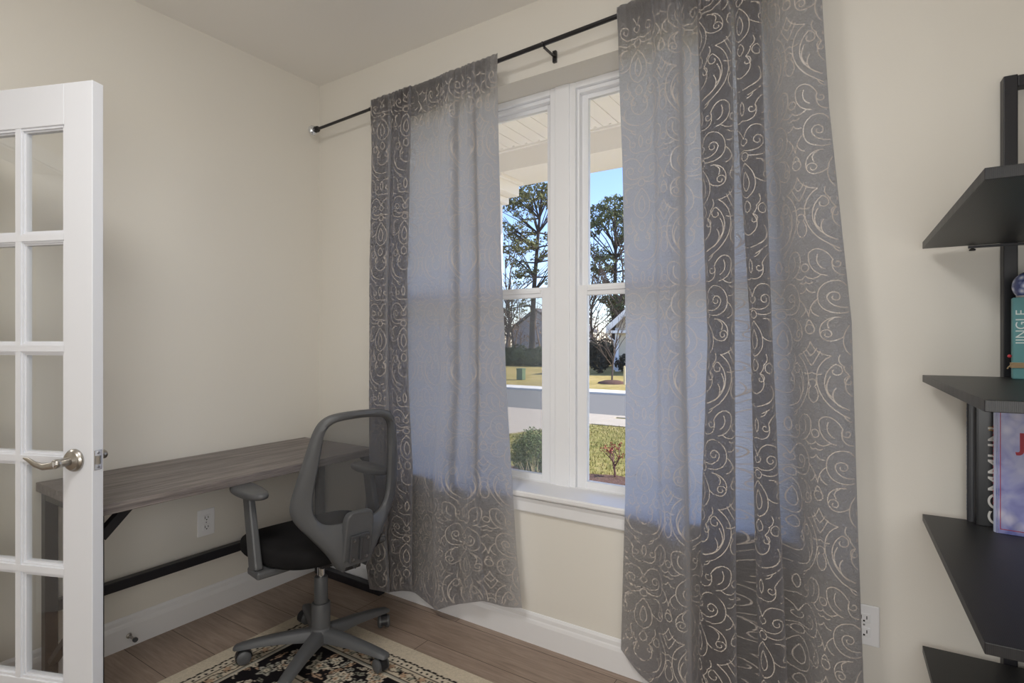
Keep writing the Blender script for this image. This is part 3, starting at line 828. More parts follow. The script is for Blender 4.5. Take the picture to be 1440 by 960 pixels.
# ------------------------------------------------------------------ desk
RT = 0.006
DX0, DX1, DYN, DYF, DT = -2.60, -2.052, 0.742, 1.90, 0.762
desk = thing('desk', 'long desk with rustic grey wood top on a black metal frame', 'desk', (-2.33, 1.33, 0))
MB().box((DX0, DYN, DT - 0.034), (DX1, DYF, DT)).build('tabletop', M['deskwood'], desk, world=True, bevel=0.0025)
ZU = DT - 0.034
for yc, fz in ((0.775, RT), (1.976, 0.0)):
    a = 0.02
    yt = yc
    m = MB()
    e = 0.030 if yc > 1 else 0.098
    m.box((DX0 + 0.01, yc - a, fz), (DX0 + 0.05, yc + a, ZU)).box((DX1 - e - 0.04, yc - a, fz), (DX1 - e, yc + a, ZU))
    m.box((DX0 + 0.05, yc - a, fz), (DX1 - e - 0.04, yc + a, 0.04)).box((DX0 + 0.05, yc - a, ZU - 0.03), (DX1 - e - 0.04, yc + a, ZU))
    m.build('leg_frame', M['blackmetal'], desk, world=True, bevel=0.003)
MB().box((DX0 + 0.012, 0.795, 0.275), (DX0 + 0.05, 1.956, 0.315)).build('stretcher', M['blackmetal'], desk, world=True, bevel=0.003)
for y0, s in ((0.795, 1), (1.956, -1)):
    bx_ = DX1 - (0.118 if s > 0 else 0.05)
    MB().beam((bx_, y0 - s * 0.006, ZU - 0.10), (bx_, y0 + s * 0.085, ZU - 0.006), 0.03, 0.03, up=(1, 0, 0)).build('corner_brace', M['blackmetal'], desk, world=True)
MB().box((DX0 + 0.02, 1.90, ZU - 0.03), (DX1 - 0.05, 1.956, ZU - 0.001)).build('end_rail', M['blackmetal'], desk, world=True)
MB().beam((DX0 + 0.06, 0.775, 0.10), (DX1 - 0.12, 0.775, 0.42), 0.03, 0.02).build('diagonal_brace', M['blackmetal'], desk, world=True)

# ------------------------------------------------------------------ outlets and door stop
def plate(name, label, o, nx, ux):
    # o: centre on the wall, nx: outward normal, ux: horizontal in-wall axis
    o, nx, ux = Vector(o), Vector(nx), Vector(ux)
    root = thing(name, label, 'outlet', o)
    uz = Vector((0, 0, 1))
    def bx(m, u0, u1, z0, z1, d0, d1):
        vs_ = [o + ux * u + uz * z + nx * d for d in (d0, d1) for (u, z) in ((u0, z0), (u1, z0), (u1, z1), (u0, z1))]
        return m.add(vs_, [(3, 2, 1, 0), (4, 5, 6, 7), (0, 1, 5, 4), (1, 2, 6, 5), (2, 3, 7, 6), (3, 0, 4, 7)])
    bx(MB(), -0.040, 0.040, -0.062, 0.062, 0, 0.006).build('cover_plate', M['plate'], root, world=True, bevel=0.003)
    for zc in (-0.0215, 0.0215):
        r = bx(MB(), -0.017, 0.017, zc - 0.0145, zc + 0.0145, 0.004, 0.0085).build('receptacle', M['plate'], root, world=True, bevel=0.004)
        q = MB()
        bx(q, -0.0085, -0.0060, zc - 0.004, zc + 0.008, 0.0084, 0.0089)
        bx(q, 0.0060, 0.0085, zc - 0.003, zc + 0.007, 0.0084, 0.0089)
        bx(q, -0.0025, 0.0025, zc - 0.011, zc - 0.006, 0.0084, 0.0089)
        q.build('slots', M['slot'], r, world=True)
    MB().lathe([(0.003, 0), (0.0025, 0.001)], o + nx * 0.006, nx, 10).build('screw', M['steel_screw'], root, world=True)
plate('outlet', 'white duplex outlet on left wall under the desk', (XL, 1.381, 0.434), (1, 0, 0), (0, 1, 0))
plate('outlet', 'white outlet plate half hidden by edge of right curtain', (-0.021, YF, 0.413), (0, -1, 0), (1, 0, 0))
ds = thing('door_stop', 'small grey metal door stop on baseboard of left wall', 'door stop', (XL + 0.015, 1.055, 0.048))
MB().lathe([(0.011, 0), (0.010, 0.003), (0.005, 0.005), (0.005, 0.05)], (XL + 0.015, 1.055, 0.048), (1, 0, 0), 14).build('post', M['nickel'], ds, world=True)
MB().lathe([(0.008, 0), (0.0095, 0.003), (0.0095, 0.012), (0.007, 0.015)], (XL + 0.064, 1.055, 0.048), (1, 0, 0), 14).build('rubber_tip', M['plastic'], ds, world=True)

# ------------------------------------------------------------------ rug
RX0, RX1, RY0, RY1, RT = -2.245, -0.60, -0.75, 1.690, 0.006
def rug():
    st = 0.005
    nx, ny = int((RX1 - RX0) / st), int((RY1 - RY0) / st)
    X, Y = np.meshgrid(np.linspace(RX0, RX1, nx + 1), np.linspace(RY0, RY1, ny + 1))
    dx = np.minimum(X - RX0, RX1 - X)
    dy = np.minimum(Y - RY0, RY1 - Y)
    d = np.minimum(dx, dy)
    s = np.where(dx < dy, Y - RY0, X - RX0)
    cream = np.array(s2l((216, 204, 184)))
    edge = np.array(s2l((216, 203, 182)))
    peach = np.array(s2l((190, 160, 134)))
    grey = np.array(s2l((176, 172, 160)))
    black = np.array(s2l((30, 27, 30)))
    sage = np.array(s2l((150, 148, 134)))
    C = np.zeros(X.shape + (3,))
    C[:] = cream
    rng = np.random.default_rng(5)
    C[d < 0.075] = edge
    wob = 0.0022 * np.sin(s * 190) + 0.0015 * np.sin(s * 71)
    C[np.abs(d - 0.079 + wob) < 0.0042] = black
    # narrow guard band: small dashes
    g = (d > 0.09) & (d < 0.108)
    C[g & (np.sin(s * 2 * PI / 0.026) > 0.35) & (np.abs(d - 0.099 - 0.004 * np.sin(s * 2 * PI / 0.052)) < 0.0055)] = black
    C[np.abs(d - 0.114) < 0.002] = black
    # cream band with a vine of peach flowers
    band = (d > 0.118) & (d < 0.172)
    C[band] = np.array(s2l((208, 194, 172)))
    vine = 0.145 + 0.014 * np.sin(s * 2 * PI / 0.16)
    C[band & (np.abs(d - vine) < 0.003)] = np.array(s2l((70, 62, 58)))
    for per, ph, r0, colr in ((0.08, 0.02, 0.015, peach), (0.08, 0.06, 0.011, sage), (0.16, 0.0, 0.008, black)):
        q = ((s + ph) % per) - per / 2
        e = d - (0.145 - 0.012 * np.sin((s) * 2 * PI / 0.16))
        rr = np.hypot(q, e)
        th = np.arctan2(e, q)
        k = r0 * (1 + 0.28 * np.cos(5 * th))
        C[band & (rr < k)] = colr
        C[band & (np.abs(rr - k) < 0.002)] = black
    C[np.abs(d - 0.175) < 0.0030] = black
    C[np.abs(d - 0.184) < 0.0045] = grey
    # main dark border and, further in, the dark field
    dark = ((d > 0.190) & (d < 0.375)) | (d > 0.49)
    C[dark] = black
    inner = (d >= 0.375) & (d <= 0.49)
    C[inner] = np.array(s2l((204, 192, 174)))
    C[inner & (np.abs(d - 0.39) < 0.003)] = black
    C[inner & (np.abs(d - 0.475) < 0.003)] = black
    C[inner & (np.abs(d - 0.432 - 0.02 * np.sin(s * 2 * PI / 0.14)) < 0.003)] = np.array(s2l((86, 76, 70)))
    def flower(cx, cy, r, kind):
        i0, i1 = int((cx - 1.6 * r - RX0) / st), int((cx + 1.6 * r - RX0) / st) + 2
        j0, j1 = int((cy - 1.6 * r - RY0) / st), int((cy + 1.6 * r - RY0) / st) + 2
        if i1 < 1 or j1 < 1 or i0 > nx or j0 > ny: return
        sl = (slice(max(j0, 0), min(j1, ny + 1)), slice(max(i0, 0), min(i1, nx + 1)))
        x, y = X[sl] - cx, Y[sl] - cy
        rr = np.hypot(x, y)
        th = np.arctan2(y, x) + rng.uniform(0, 6)
        mask = dark[sl] | inner[sl]
        V = C[sl]
        pal = [cream, peach, grey, sage]
        a, b, c3 = pal[kind % 4], pal[(kind + 1) % 4], pal[(kind + 2) % 4]
        npet = 5 + kind % 3
        k = r * (0.85 + 0.22 * np.cos(npet * th))
        V[mask & (rr < k)] = a
        V[mask & (np.abs(rr - k) < 0.0035)] = cream if kind % 2 else black
        V[mask & (rr < 0.62 * k)] = black
        V[mask & (rr < 0.50 * k)] = b
        V[mask & (rr < 0.25 * r)] = c3
        V[mask & (rr < 0.10 * r)] = black
        C[sl] = V
    def leaf(cx, cy, L, wd_, ang, col, lobes):
        r = L
        i0, i1 = int((cx - 1.2 * r - RX0) / st), int((cx + 1.2 * r - RX0) / st) + 2
        j0, j1 = int((cy - 1.2 * r - RY0) / st), int((cy + 1.2 * r - RY0) / st) + 2
        sl = (slice(max(j0, 0), min(max(j1, 0), ny + 1)), slice(max(i0, 0), min(max(i1, 0), nx + 1)))
        if X[sl].size == 0: return
        x, y = X[sl] - cx, Y[sl] - cy
        u = x * math.cos(ang) + y * math.sin(ang)
        v = -x * math.sin(ang) + y * math.cos(ang) - 0.25 * wd_ * np.sin(u / L * PI)
        k = wd_ * np.maximum(0, 1 - (u / L) ** 2) * (1 + 0.3 * np.cos(u / L * lobes))
        mask = (dark[sl] | inner[sl]) & (np.abs(u) < L)
        V = C[sl]
        V[mask & (np.abs(v) < k + 0.004)] = black if col is not black else cream
        V[mask & (np.abs(v) < k)] = col
        V[mask & (np.abs(v) < 0.0022) & (np.abs(u) < 0.7 * L)] = black
        C[sl] = V
    for _ in range(1500):
        leaf(rng.uniform(RX0, RX1), rng.uniform(RY0, RY1), rng.uniform(0.018, 0.045), rng.uniform(0.007, 0.013), rng.uniform(0, PI), [cream, peach, grey, sage, cream][rng.integers(5)], rng.uniform(4, 9))
    # rosettes down the middle of the dark border, then scattered over the field
    c = 0.282
    for t in np.arange(0, 3, 0.135):
        for (cx, cy) in ((RX0 + c, RY1 - c - t), (RX1 - c, RY1 - c - t), (RX0 + c + t, RY1 - c), (RX0 + c + t, RY0 + c)):
            if RX0 + c - 0.01 <= cx <= RX1 - c + 0.01 and RY0 + c - 0.01 <= cy <= RY1 - c + 0.01:
                flower(cx + rng.uniform(-0.01, 0.01), cy + rng.uniform(-0.01, 0.01), rng.uniform(0.036, 0.05), rng.integers(0, 8))
    for _ in range(170):
        flower(rng.uniform(RX0 + 0.2, RX1 - 0.2), rng.uniform(RY0 + 0.2, RY1 - 0.2), rng.uniform(0.02, 0.038), rng.integers(0, 8))
    C = C * (0.90 + 0.2 * rng.random(X.shape))[:, :, None]
    verts = np.stack([X, Y, np.full(X.shape, RT)], 2).reshape(-1, 3)
    W = nx + 1
    i = np.arange(ny)[:, None] * W + np.arange(nx)[None, :]
    F = np.stack([i, i + 1, i + 1 + W, i + W], 2).reshape(-1, 4)
    m = MB()
    m.v = [tuple(p) for p in verts]
    m.f = [tuple(f) for f in F.tolist()]
    # skirt
    b = len(m.v)
    cs = [(RX0, RY0), (RX1, RY0), (RX1, RY1), (RX0, RY1)]
    m.v += [(x, y, RT) for x, y in cs] + [(x, y, 0.0005) for x, y in cs]
    for k in range(4):
        m.f.append((b + k, b + 4 + k, b + 4 + (k + 1) % 4, b + (k + 1) % 4))
    m.mi = [0] * len(m.f)
    m.sm = [False] * len(m.f)
    o = m.build('rug', M['rug'], sharp=0)
    ca = o.data.color_attributes.new('pattern', 'FLOAT_COLOR', 'POINT')
    rgba = np.ones((len(m.v), 4), np.float32)
    rgba[:len(verts), :3] = C.reshape(-1, 3)
    rgba[len(verts):, :3] = edge
    ca.data.foreach_set('color', rgba.ravel())
    tag(o, 'cream and black floral oriental rug under the office chair', 'rug')
rug()

# ------------------------------------------------------------------ office chair  (local: +Y forward, +X to the sitter's right)
chair = thing('office_chair', 'grey plastic office chair with black seat and mesh back at the desk', 'chair', (-1.885, 1.455, RT), rad(80))
CH = rad(80)
base = MB()
base.lathe([(0.040, 0.055), (0.046, 0.062), (0.047, 0.100), (0.040, 0.112), (0.036, 0.118)], n=28)
WORLD_ANG = [9.6 + 72 * k for k in range(5)]
hub = base.build('base_hub', M['plastic'], chair)
def spoke(ang):
    ca, sa = math.cos(ang), math.sin(ang)
    m = MB()
    secs = []
    for t, zt, zb, hw in ((0.025, 0.112, 0.068, 0.032), (0.08, 0.109, 0.070, 0.029), (0.16, 0.103, 0.072, 0.026), (0.24, 0.093, 0.068, 0.024), (0.295, 0.083, 0.064, 0.023), (0.322, 0.076, 0.062, 0.020), (0.330, 0.070, 0.062, 0.012)):
        r = []
        for a, b in ((-1, 0), (-0.9, 0.72), (-0.55, 1), (0.55, 1), (0.9, 0.72), (1, 0)):
            x, z = t, zb + (zt - zb) * b
            y = hw * a
            r.append((x * ca - y * sa, x * sa + y * ca, z))
        secs.append(r)
    n = 6
    vs_ = [p for r in secs for p in r]
    fs = [(i * n + k, i * n + (k + 1) % n, (i + 1) * n + (k + 1) % n, (i + 1) * n + k) for i in range(len(secs) - 1) for k in range(n)]
    fs += [tuple(range(n))[::-1], tuple(range((len(secs) - 1) * n, len(secs) * n))]
    m.add(vs_, fs, 0, True)
    return m
def caster(ang, turn):
    cx, cy = 0.305 * math.cos(ang), 0.305 * math.sin(ang)
    ax = Vector((math.cos(turn), math.sin(turn), 0))
    fw = Vector((-math.sin(turn), math.cos(turn), 0))
    c = Vector((cx, cy, 0.027)) + fw * 0.012
    w_ = MB()
    for s in (-1, 1):
        w_.lathe([(0.005, 0), (0.022, 0.0005), (0.0265, 0.004), (0.027, 0.010), (0.0265, 0.016), (0.020, 0.021), (0.006, 0.0225)], c + ax * s * 0.005, ax * s, 24)
    h = MB()
    arc = [(0.031 * math.cos(a), 0.031 * math.sin(a)) for a in [rad(q) for q in range(-10, 191, 20)]]
    n = len(arc)
    vs_ = [c + fw * p + Vector((0, 0, q)) + ax * s * 0.0135 for s in (-1, 1) for p, q in arc]
    vs_ += [c + fw * p * 0.9 + Vector((0, 0, q * 0.9)) + ax * s * 0.0135 for s in (-1, 1) for p, q in arc]
    fs = []
    for i in range(n - 1):
        fs += [(i, i + 1, n + i + 1, n + i), (2 * n + i, 3 * n + i, 3 * n + i + 1, 2 * n + i + 1), (i, 2 * n + i, 2 * n + i + 1, i + 1), (n + i, n + i + 1, 3 * n + i + 1, 3 * n + i)]
    h.add(vs_, fs, 0, True)
    h.lathe([(0.010, 0.05), (0.010, 0.068)], (cx, cy, 0), n=14)
    return h, w_
for k, wa in enumerate(WORLD_ANG):
    la = rad(wa) - CH
    sp = spoke(la).build('base_leg', M['plastic'], chair, sharp=50)
    h, w_ = caster(la, la + [1.2, 2.6, 0.4, 1.9, 0.9][k])
    c_ = h.build('caster', M['plastic_dark'], chair)
    w_.build('wheel', M['plastic'], c_)
MB().lathe([(0.0365, 0.110), (0.0365, 0.212), (0.034, 0.216), (0.027, 0.217), (0.0265, 0.318), (0.024, 0.322), (0.016, 0.322)], n=28).build('gas_lift_cover', M['plastic'], chair)
MB().lathe([(0.0145, 0.315), (0.0145, 0.420)], n=20).build('gas_lift', M['chrome'], chair)
m = MB().box((-0.10, -0.12, 0.412), (0.10, 0.14, 0.434))
m.box((-0.05, -0.10, 0.388), (0.05, 0.10, 0.415))
mech = m.build('seat_mechanism', M['plastic_dark'], chair, bevel=0.006)
MB().tube([(0.05, 0.03, 0.402), (0.20, 0.03, 0.402), (0.275, 0.03, 0.386)], [0.005, 0.005, 0.006], 10).build('height_lever', M['plastic_dark'], mech)
MB().ell((0.292, 0.03, 0.378), (0.030, 0.014, 0.010)).build('lever_paddle', M['plastic_dark'], mech)
# seat cushion: superellipse layers, waterfall front edge
def superpt(a, rx, ry, e=3.2):
    c, s = math.cos(a), math.sin(a)
    return (rx * math.copysign(abs(c) ** (2 / e), c), ry * math.copysign(abs(s) ** (2 / e), s))
m = MB()
lay = [(0.90, 0.428), (0.975, 0.436), (1.0, 0.452), (1.0, 0.480), (0.975, 0.496), (0.92, 0.506), (0.7, 0.510), (0.4, 0.506), (0.12, 0.504)]
n = 56
vs_ = []
for f, z in lay:
    for k in range(n):
        x, y = superpt(2 * PI * k / n, 0.248 * f, 0.242 * f)
        y2 = y + 0.048
        x *= 1.0 + 0.10 * max(-1, min(1, y / 0.235))
        drop = 0.022 * max(0, (y - 0.10) / 0.135) ** 2
        vs_.append((x, y2, z - drop))
fs = [(i * n + k, i * n + (k + 1) % n, (i + 1) * n + (k + 1) % n, (i + 1) * n + k) for i in range(len(lay) - 1) for k in range(n)]
fs += [tuple(range(n))[::-1], tuple(range((len(lay) - 1) * n, len(lay) * n))]
m.add(vs_, fs, 0, True)
m.build('seat', M['seatcloth'], chair, sharp=60, subsurf=1)
# arms
for s in (-1, 1):
    x = s * 0.262
    m = MB()
    m.beam((x, -0.005, 0.425), (x, 0.065, 0.698), 0.030, 0.066, up=(0, 1, 0), w1=0.026, h1=0.058)
    up_ = m.build('armrest_post', M['plastic'], chair, bevel=0.007)
    m = MB()
    m.prism([(x + s * 0.015, -0.055), (x + s * 0.015, 0.042), (s * 0.20, 0.045), (s * 0.09, 0.05), (s * 0.09, -0.05), (s * 0.20, -0.055)], 'z', 0.402, 0.430)
    m.build('armrest_bracket', M['plastic'], up_, bevel=0.008)
    m = MB()
    pr = []
    for f, z in ((0.86, 0.694), (0.97, 0.699), (1.0, 0.707), (0.97, 0.716), (0.86, 0.721), (0.4, 0.7225), (0.05, 0.7225)):
        for k in range(40):
            a = 2 * PI * k / 40
            px, py = superpt(a, 0.046 * f, 0.128 * f, 2.5)
            px *= 1 + 0.18 * py / 0.128
            pr.append((x + px, 0.050 + py, z + 0.004 * (py / 0.128) ** 2))
    fs = [(i * 40 + k, i * 40 + (k + 1) % 40, (i + 1) * 40 + (k + 1) % 40, (i + 1) * 40 + k) for i in range(6) for k in range(40)]
    fs += [tuple(range(40))[::-1], tuple(range(240, 280))]
    m.add(pr, fs, 0, True)
    m.build('arm_pad', M['plastic'], up_, sharp=70)
# backrest
OUT = [(0.0, 0.0), (0.045, 0.0), (0.062, 0.012), (0.095, 0.065), (0.150, 0.135), (0.198, 0.195), (0.216, 0.235), (0.219, 0.275), (0.208, 0.345), (0.193, 0.42), (0.178, 0.49), (0.166, 0.535), (0.148, 0.568), (0.118, 0.588), (0.07, 0.597), (0.0, 0.600)]
INN = [(0.0, 0.182), (0.055, 0.180), (0.100, 0.184), (0.128, 0.198), (0.148, 0.225), (0.157, 0.262), (0.157, 0.31), (0.152, 0.37), (0.146, 0.43), (0.141, 0.485), (0.135, 0.525), (0.121, 0.551), (0.095, 0.564), (0.06, 0.569), (0.03, 0.571), (0.0, 0.572)]
def backpos(u, v, off):
    # lateral curve towards the sitter, recline and lumbar bend; off = distance behind the mesh plane
    y = -0.226 - 0.015 * math.sin(PI * min(1, v / 0.6)) - 0.07 * (v / 0.6) ** 1.4 + 0.055 * math.exp(-(v / 0.16) ** 2) * 0 + (1.5 if v < 0.3 else 1.5 - 0.5 * (v - 0.3) / 0.3) * u * u
    return (u, y - off, 0.425 + v)
def densify(P, k):
    return resample(np.array(P, float), k)
ho, hi_ = densify(OUT, 4), densify(INN, 4)
full = lambda h: np.concatenate([h, (h * [-1, 1])[::-1][1:-1]])
O, I = full(ho), full(hi_)
n = len(O)
m = MB()
loops = []
for f, of in ((0.0, 0.0), (0.0, 0.020), (0.12, 0.027), (0.5, 0.030), (0.85, 0.024), (1.0, 0.014), (1.0, 0.0)):
    lp_ = []
    for (a, b), (c, d) in zip(O, I):
        u, v = a * (1 - f) + c * f, b * (1 - f) + d * f
        k = 1.0 + 0.9 * max(0, 1 - v / 0.2)
        lp_.append(backpos(u, v, of * k))
    loops.append(lp_)
vs_ = [p for l in loops for p in l]
fs = []
for i in range(len(loops)):
    j = (i + 1) % len(loops)
    for k in range(n):
        fs.append((i * n + k, i * n + (k + 1) % n, j * n + (k + 1) % n, j * n + k))
m.add(vs_, fs, 0, True)
bf = m.build('backrest_frame', M['plastic'], chair, sharp=45)
m = MB()
rings = 9
vs_, uv = [], []
for i in range(rings):
    f = i / (rings - 1)
    for (a, b) in I:
        u, v = a * 1.03 * f, 0.375 + (b - 0.375) * 1.02 * f
        p = backpos(u, v, 0.004)
        vs_.append(p)
        uv.append((u * 4, v * 4))
m.add(vs_, [(i * n + k, (i + 1) * n + k, (i + 1) * n + (k + 1) % n, i * n + (k + 1) % n) for i in range(rings - 1) for k in range(n)], 0, True)
m.uv = uv
m.build('backrest_mesh', M['mesh'], chair, sharp=0)
# rear cover with rounded top, steel plate with four screws, arm down to the seat
def slab(poly, of0, of1, name, mat, bev):
    q = MB()
    k = len(poly)
    vs_ = [backpos(u, v, of0) for u, v in poly] + [backpos(u, v, of1) for u, v in poly]
    q.add(vs_, [tuple(range(k))[::-1], tuple(range(k, 2 * k))] + [(i, (i + 1) % k, k + (i + 1) % k, k + i) for i in range(k)])
    return q.build(name, mat, chair, bevel=bev)
tab = [(-0.060, 0.04), (0.060, 0.04)] + [(0.058, 0.19)] + [(0.030 + 0.026 * math.cos(rad(a)), 0.196 + 0.030 * math.sin(rad(a))) for a in (10, 35, 60, 85)] + [(-0.030 + 0.026 * math.cos(rad(a)), 0.196 + 0.030 * math.sin(rad(a))) for a in (95, 120, 145, 170)] + [(-0.058, 0.19)]
slab(tab, 0.02, 0.052, 'lumbar_cover', M['plastic'], 0.006)
pl_ = slab([(-0.040, 0.035), (0.040, 0.035), (0.040, 0.140), (-0.040, 0.140)], 0.05, 0.062, 'back_plate', M['plateplastic'], 0.003)
q = MB()
q.tube([backpos(0, 0.045, 0.063), backpos(0, 0.13, 0.063)], 0.006, 10, flat=(1, 0.6))
q.build('stiffening_rib', M['plateplastic'], pl_)
for u in (-0.028, 0.028):
    for v in (0.050, 0.122):
        p = Vector(backpos(u, v, 0.061))
        MB().lathe([(0.0065, 0), (0.006, 0.003), (0.003, 0.0035), (0.0028, 0.0015)], p, (0, -1, 0), 14).build('screw', M['steel_screw'], pl_)
for u, v in ((-0.066, 0.045), (0.066, 0.060)):
    p = Vector(backpos(u, v, 0.040))
    MB().lathe([(0.008, 0), (0.007, 0.004), (0.003, 0.0045)], p, (0, -1, 0), 14).build('screw', M['steel_screw'], bf)
m = MB()
m.beam((0, -0.245, 0.53), (0, -0.235, 0.425), 0.07, 0.02, up=(0, 1, 0))
m.beam((0, -0.245, 0.425), (0, -0.05, 0.418), 0.07, 0.014)
m.build('back_support_arm', M['plastic_dark'], chair, bevel=0.004)

# ------------------------------------------------------------------ black shelf unit
SA = Vector((0.155 - 0.121, 1.185 - 1.970, 0))
SLEN = SA.length
SRZ = math.atan2(SA.y, SA.x) + PI / 2              # local -Y runs towards the viewer
unit = thing('shelf_unit', 'tall black shelf unit with metal frame at right edge', 'shelf', (0.121, 1.970, 0), SRZ)
SW = 0.50
for zt in (1.571, 1.189, 0.790, 0.412, 0.040):
    MB().box((0, -SLEN, zt - 0.020), (SW, 0, zt)).build('shelf_board', M['shelfwood'], unit, bevel=0.0012)
px0, px1, pw = 0.178, 0.46, 0.030
for y in (0.020, -SLEN + 0.045):
    m = MB()
    for x in (px0, px1):
        m.box((x, y - 0.019 + 0.004, 0), (x + pw, y + 0.019 + 0.004, 2.005))
    m.box((px0 + pw, y - 0.015, 1.972), (px1, y + 0.023, 2.002))
    fr = m.build('end_frame', M['blackmetal'], unit, bevel=0.002)
    for zt in (1.571, 1.189, 0.790, 0.412):
        m = MB().box((px0 - 0.075, y - 0.020, zt - 0.027), (px1 + 0.01, y - 0.012, zt - 0.0205))
        m.lathe([(0.007, 0), (0.008, 0.003), (0.004, 0.006)], (px0 - 0.066, y - 0.016, zt - 0.034), (0, 0, 1), 12)
        m.build('shelf_bracket', M['blackmetal'], fr)

def rmat(name, rgb, rough=0.5):
    if name not in M:
        M[name] = plain(name, rgb, rough)
    return M[name]
R90 = Matrix.Rotation(PI / 2, 4, 'X')
def bookthing(name, label, cat, loc, rz, group=None):
    return thing(name, label, cat, loc, rz, group)
def book(root, w_, t, h, cover, spine_mat=None):
    # local: spine at x=0 facing -X, front cover facing -Y, thickness along +Y
    c = MB()
    c.box((0.002, 0, 0), (w_, 0.003, h)).box((0.002, t - 0.003, 0), (w_, t, h))
    c.build('cover', cover, root, bevel=0.0008)
    s = MB()
    k = 8
    poly = [(0.004 - 0.006 * math.sin(PI * i / k), t * i / k) for i in range(k + 1)] + [(0.006, t), (0.006, 0)]
    s.prism(poly, 'z', 0, h)
    s.build('spine', spine_mat or cover, root)
    MB().box((0.006, 0.003, 0.003), (w_ - 0.004, t - 0.003, h - 0.003)).build('pages', rmat('paper', (226, 218, 200), 0.8), root)
WHITE = rmat('letter_white', (226, 224, 220))
GOLD = rmat('letter_gold', (205, 165, 70))
REDL = rmat('letter_red', (170, 24, 48))
LIL = rmat('letter_grey', (150, 156, 172))
ZS = 0.7905
bk = rmat('book_black', (26, 26, 29), 0.28)
# thin book at the back
b1 = bookthing('book', 'thin dark book with small grey spine lettering, furthest left on its shelf', 'book', (0.2200, 1.953, ZS), rad(-3))
book(b1, 0.20, 0.010, 0.335, rmat('book_charcoal', (52, 53, 58), 0.35))
m = MB()
for k in range(30):
    if k % 7 != 5:
        m.box((-0.0026, 0.0035, 0.03 + k * 0.0095), (-0.0020, 0.0065, 0.0365 + k * 0.0095))
m.build('spine_lettering', LIL, b1)
b2 = bookthing('book', 'black book with large white sideways letters COMM along its left edge', 'book', (0.2335, 1.930, ZS), rad(-3))
book(b2, 0.235, 0.016, 0.36, bk)
text_mesh('title', 'COMMUN', WHITE, b2, Matrix.Translation((0.0475, -0.0006, 0.137)) @ R90 @ Matrix.Rotation(PI / 2, 4, 'Z'), 0.058)
text_mesh('author', 'N', GOLD, b2, Matrix.Translation((0.0330, -0.0006, 0.262)) @ R90 @ Matrix.Rotation(PI / 2, 4, 'Z'), 0.016)
# pale blue illustrated book
def cover_mat():
    t = NT('pale_blue_cover')
    v = t.coord('Object', scale=(1, 1, 1))
    n1 = t.noise(v, 14, 3, 0.5, 0.5)
    vo = t.n('TexVoronoi', {'Vector': v, 'Scale': 22.0})
    c = t.ramp(n1, [(0.36, s2l((96, 102, 168))), (0.5, s2l((184, 184, 228))), (0.6, s2l((220, 220, 242)))])
    c2 = t.ramp(vo.outputs['Distance'], [(0.15, s2l((226, 222, 232))), (0.45, s2l((108, 116, 184)))])
    return t.end(t.pbr(color=t.mix(0.5, c, c2), rough=0.3))
b3 = bookthing('book', 'pale blue and lilac picture book with red letter J, cover facing the room', 'book', (0.2660, 1.878, ZS), rad(-3))
book(b3, 0.24, 0.024, 0.345, cover_mat(), rmat('spine_lilac', (196, 204, 232), 0.35))
m = MB()
for lo, hi in (((0.010, -0.0008, 0.012), (0.0115, 0.0, 0.333)), ((0.010, -0.0008, 0.333), (0.232, 0.0, 0.3345)), ((0.010, -0.0008, 0.0105), (0.232, 0.0, 0.012)), ((0.2305, -0.0008, 0.012), (0.232, 0.0, 0.333))):
    m.box(lo, hi)
m.build('cover_border', REDL, b3)
text_mesh('title', 'J', REDL, b3, Matrix.Translation((0.052, -0.0006, 0.238)) @ R90, 0.06, bold=True)
m = MB()
for k in range(20):
    if k % 6 != 4:
        m.box((-0.0026, 0.010, 0.07 + k * 0.0105), (-0.0018, 0.0135, 0.0765 + k * 0.0105))
m.build('spine_lettering', REDL, b3)
# teal block with twine, ornament
ZT = 1.1895
b4 = bookthing('book', 'teal wooden book block lettered JINGLE, tied with jute twine', 'book', (0.2990, 1.868, ZT), rad(-5))
TEAL = rmat('teal_paint', (92, 148, 152), 0.6)
MB().box((0, 0, 0), (0.16, 0.045, 0.207)).build('block', TEAL, b4, bevel=0.002)
text_mesh('lettering', 'JINGLE', rmat('letter_cream', (214, 226, 224)), b4, Matrix.Translation((0.0165, -0.0006, 0.132)) @ R90 @ Matrix.Rotation(PI / 2, 4, 'Z'), 0.029)
JUTE = rmat('jute', (176, 152, 118), 0.9)
tw = MB()
for z in (0.030, 0.0335, 0.037, 0.0405):
    tw.tube([(-0.002, -0.002, z), (0.162, -0.002, z + 0.001), (0.162, 0.047, z), (-0.002, 0.047, z - 0.001), (-0.002, -0.002, z)], 0.0018, 6)
tw.tube([(-0.002, 0.01, 0.036), (-0.008, 0.006, 0.030), (-0.010, 0.0, 0.026)], 0.0014, 6)
tw.build('twine', JUTE, b4)
MB().ell((-0.005, 0.012, 0.058), (0.0045, 0.0045, 0.0045)).build('bead', rmat('red_bead', (190, 50, 60), 0.3), b4)
def orn_mat():
    t = NT('ornament_glass')
    vo = t.n('TexVoronoi', {'Vector': t.coord('Object'), 'Scale': 60.0})
    c = t.ramp(vo.outputs['Distance'], [(0.1, s2l((226, 226, 236))), (0.35, s2l((142, 154, 196))), (0.6, s2l((70, 80, 130)))])
    return t.end(t.pbr(color=c, rough=0.15))
orn = thing('ornament', 'round blue and silver ornament perched on the teal JINGLE block', 'ornament', (0.338, 1.888, ZT + 0.207))
MB().ell((0, 0, 0.030), (0.038, 0.038, 0.038), 24, 16).build('globe', orn_mat(), orn)
MB().lathe([(0.028, 0), (0.030, 0.004), (0.024, 0.010), (0.016, 0.013)], n=20).build('base', rmat('ornament_base', (196, 190, 190), 0.3), orn)
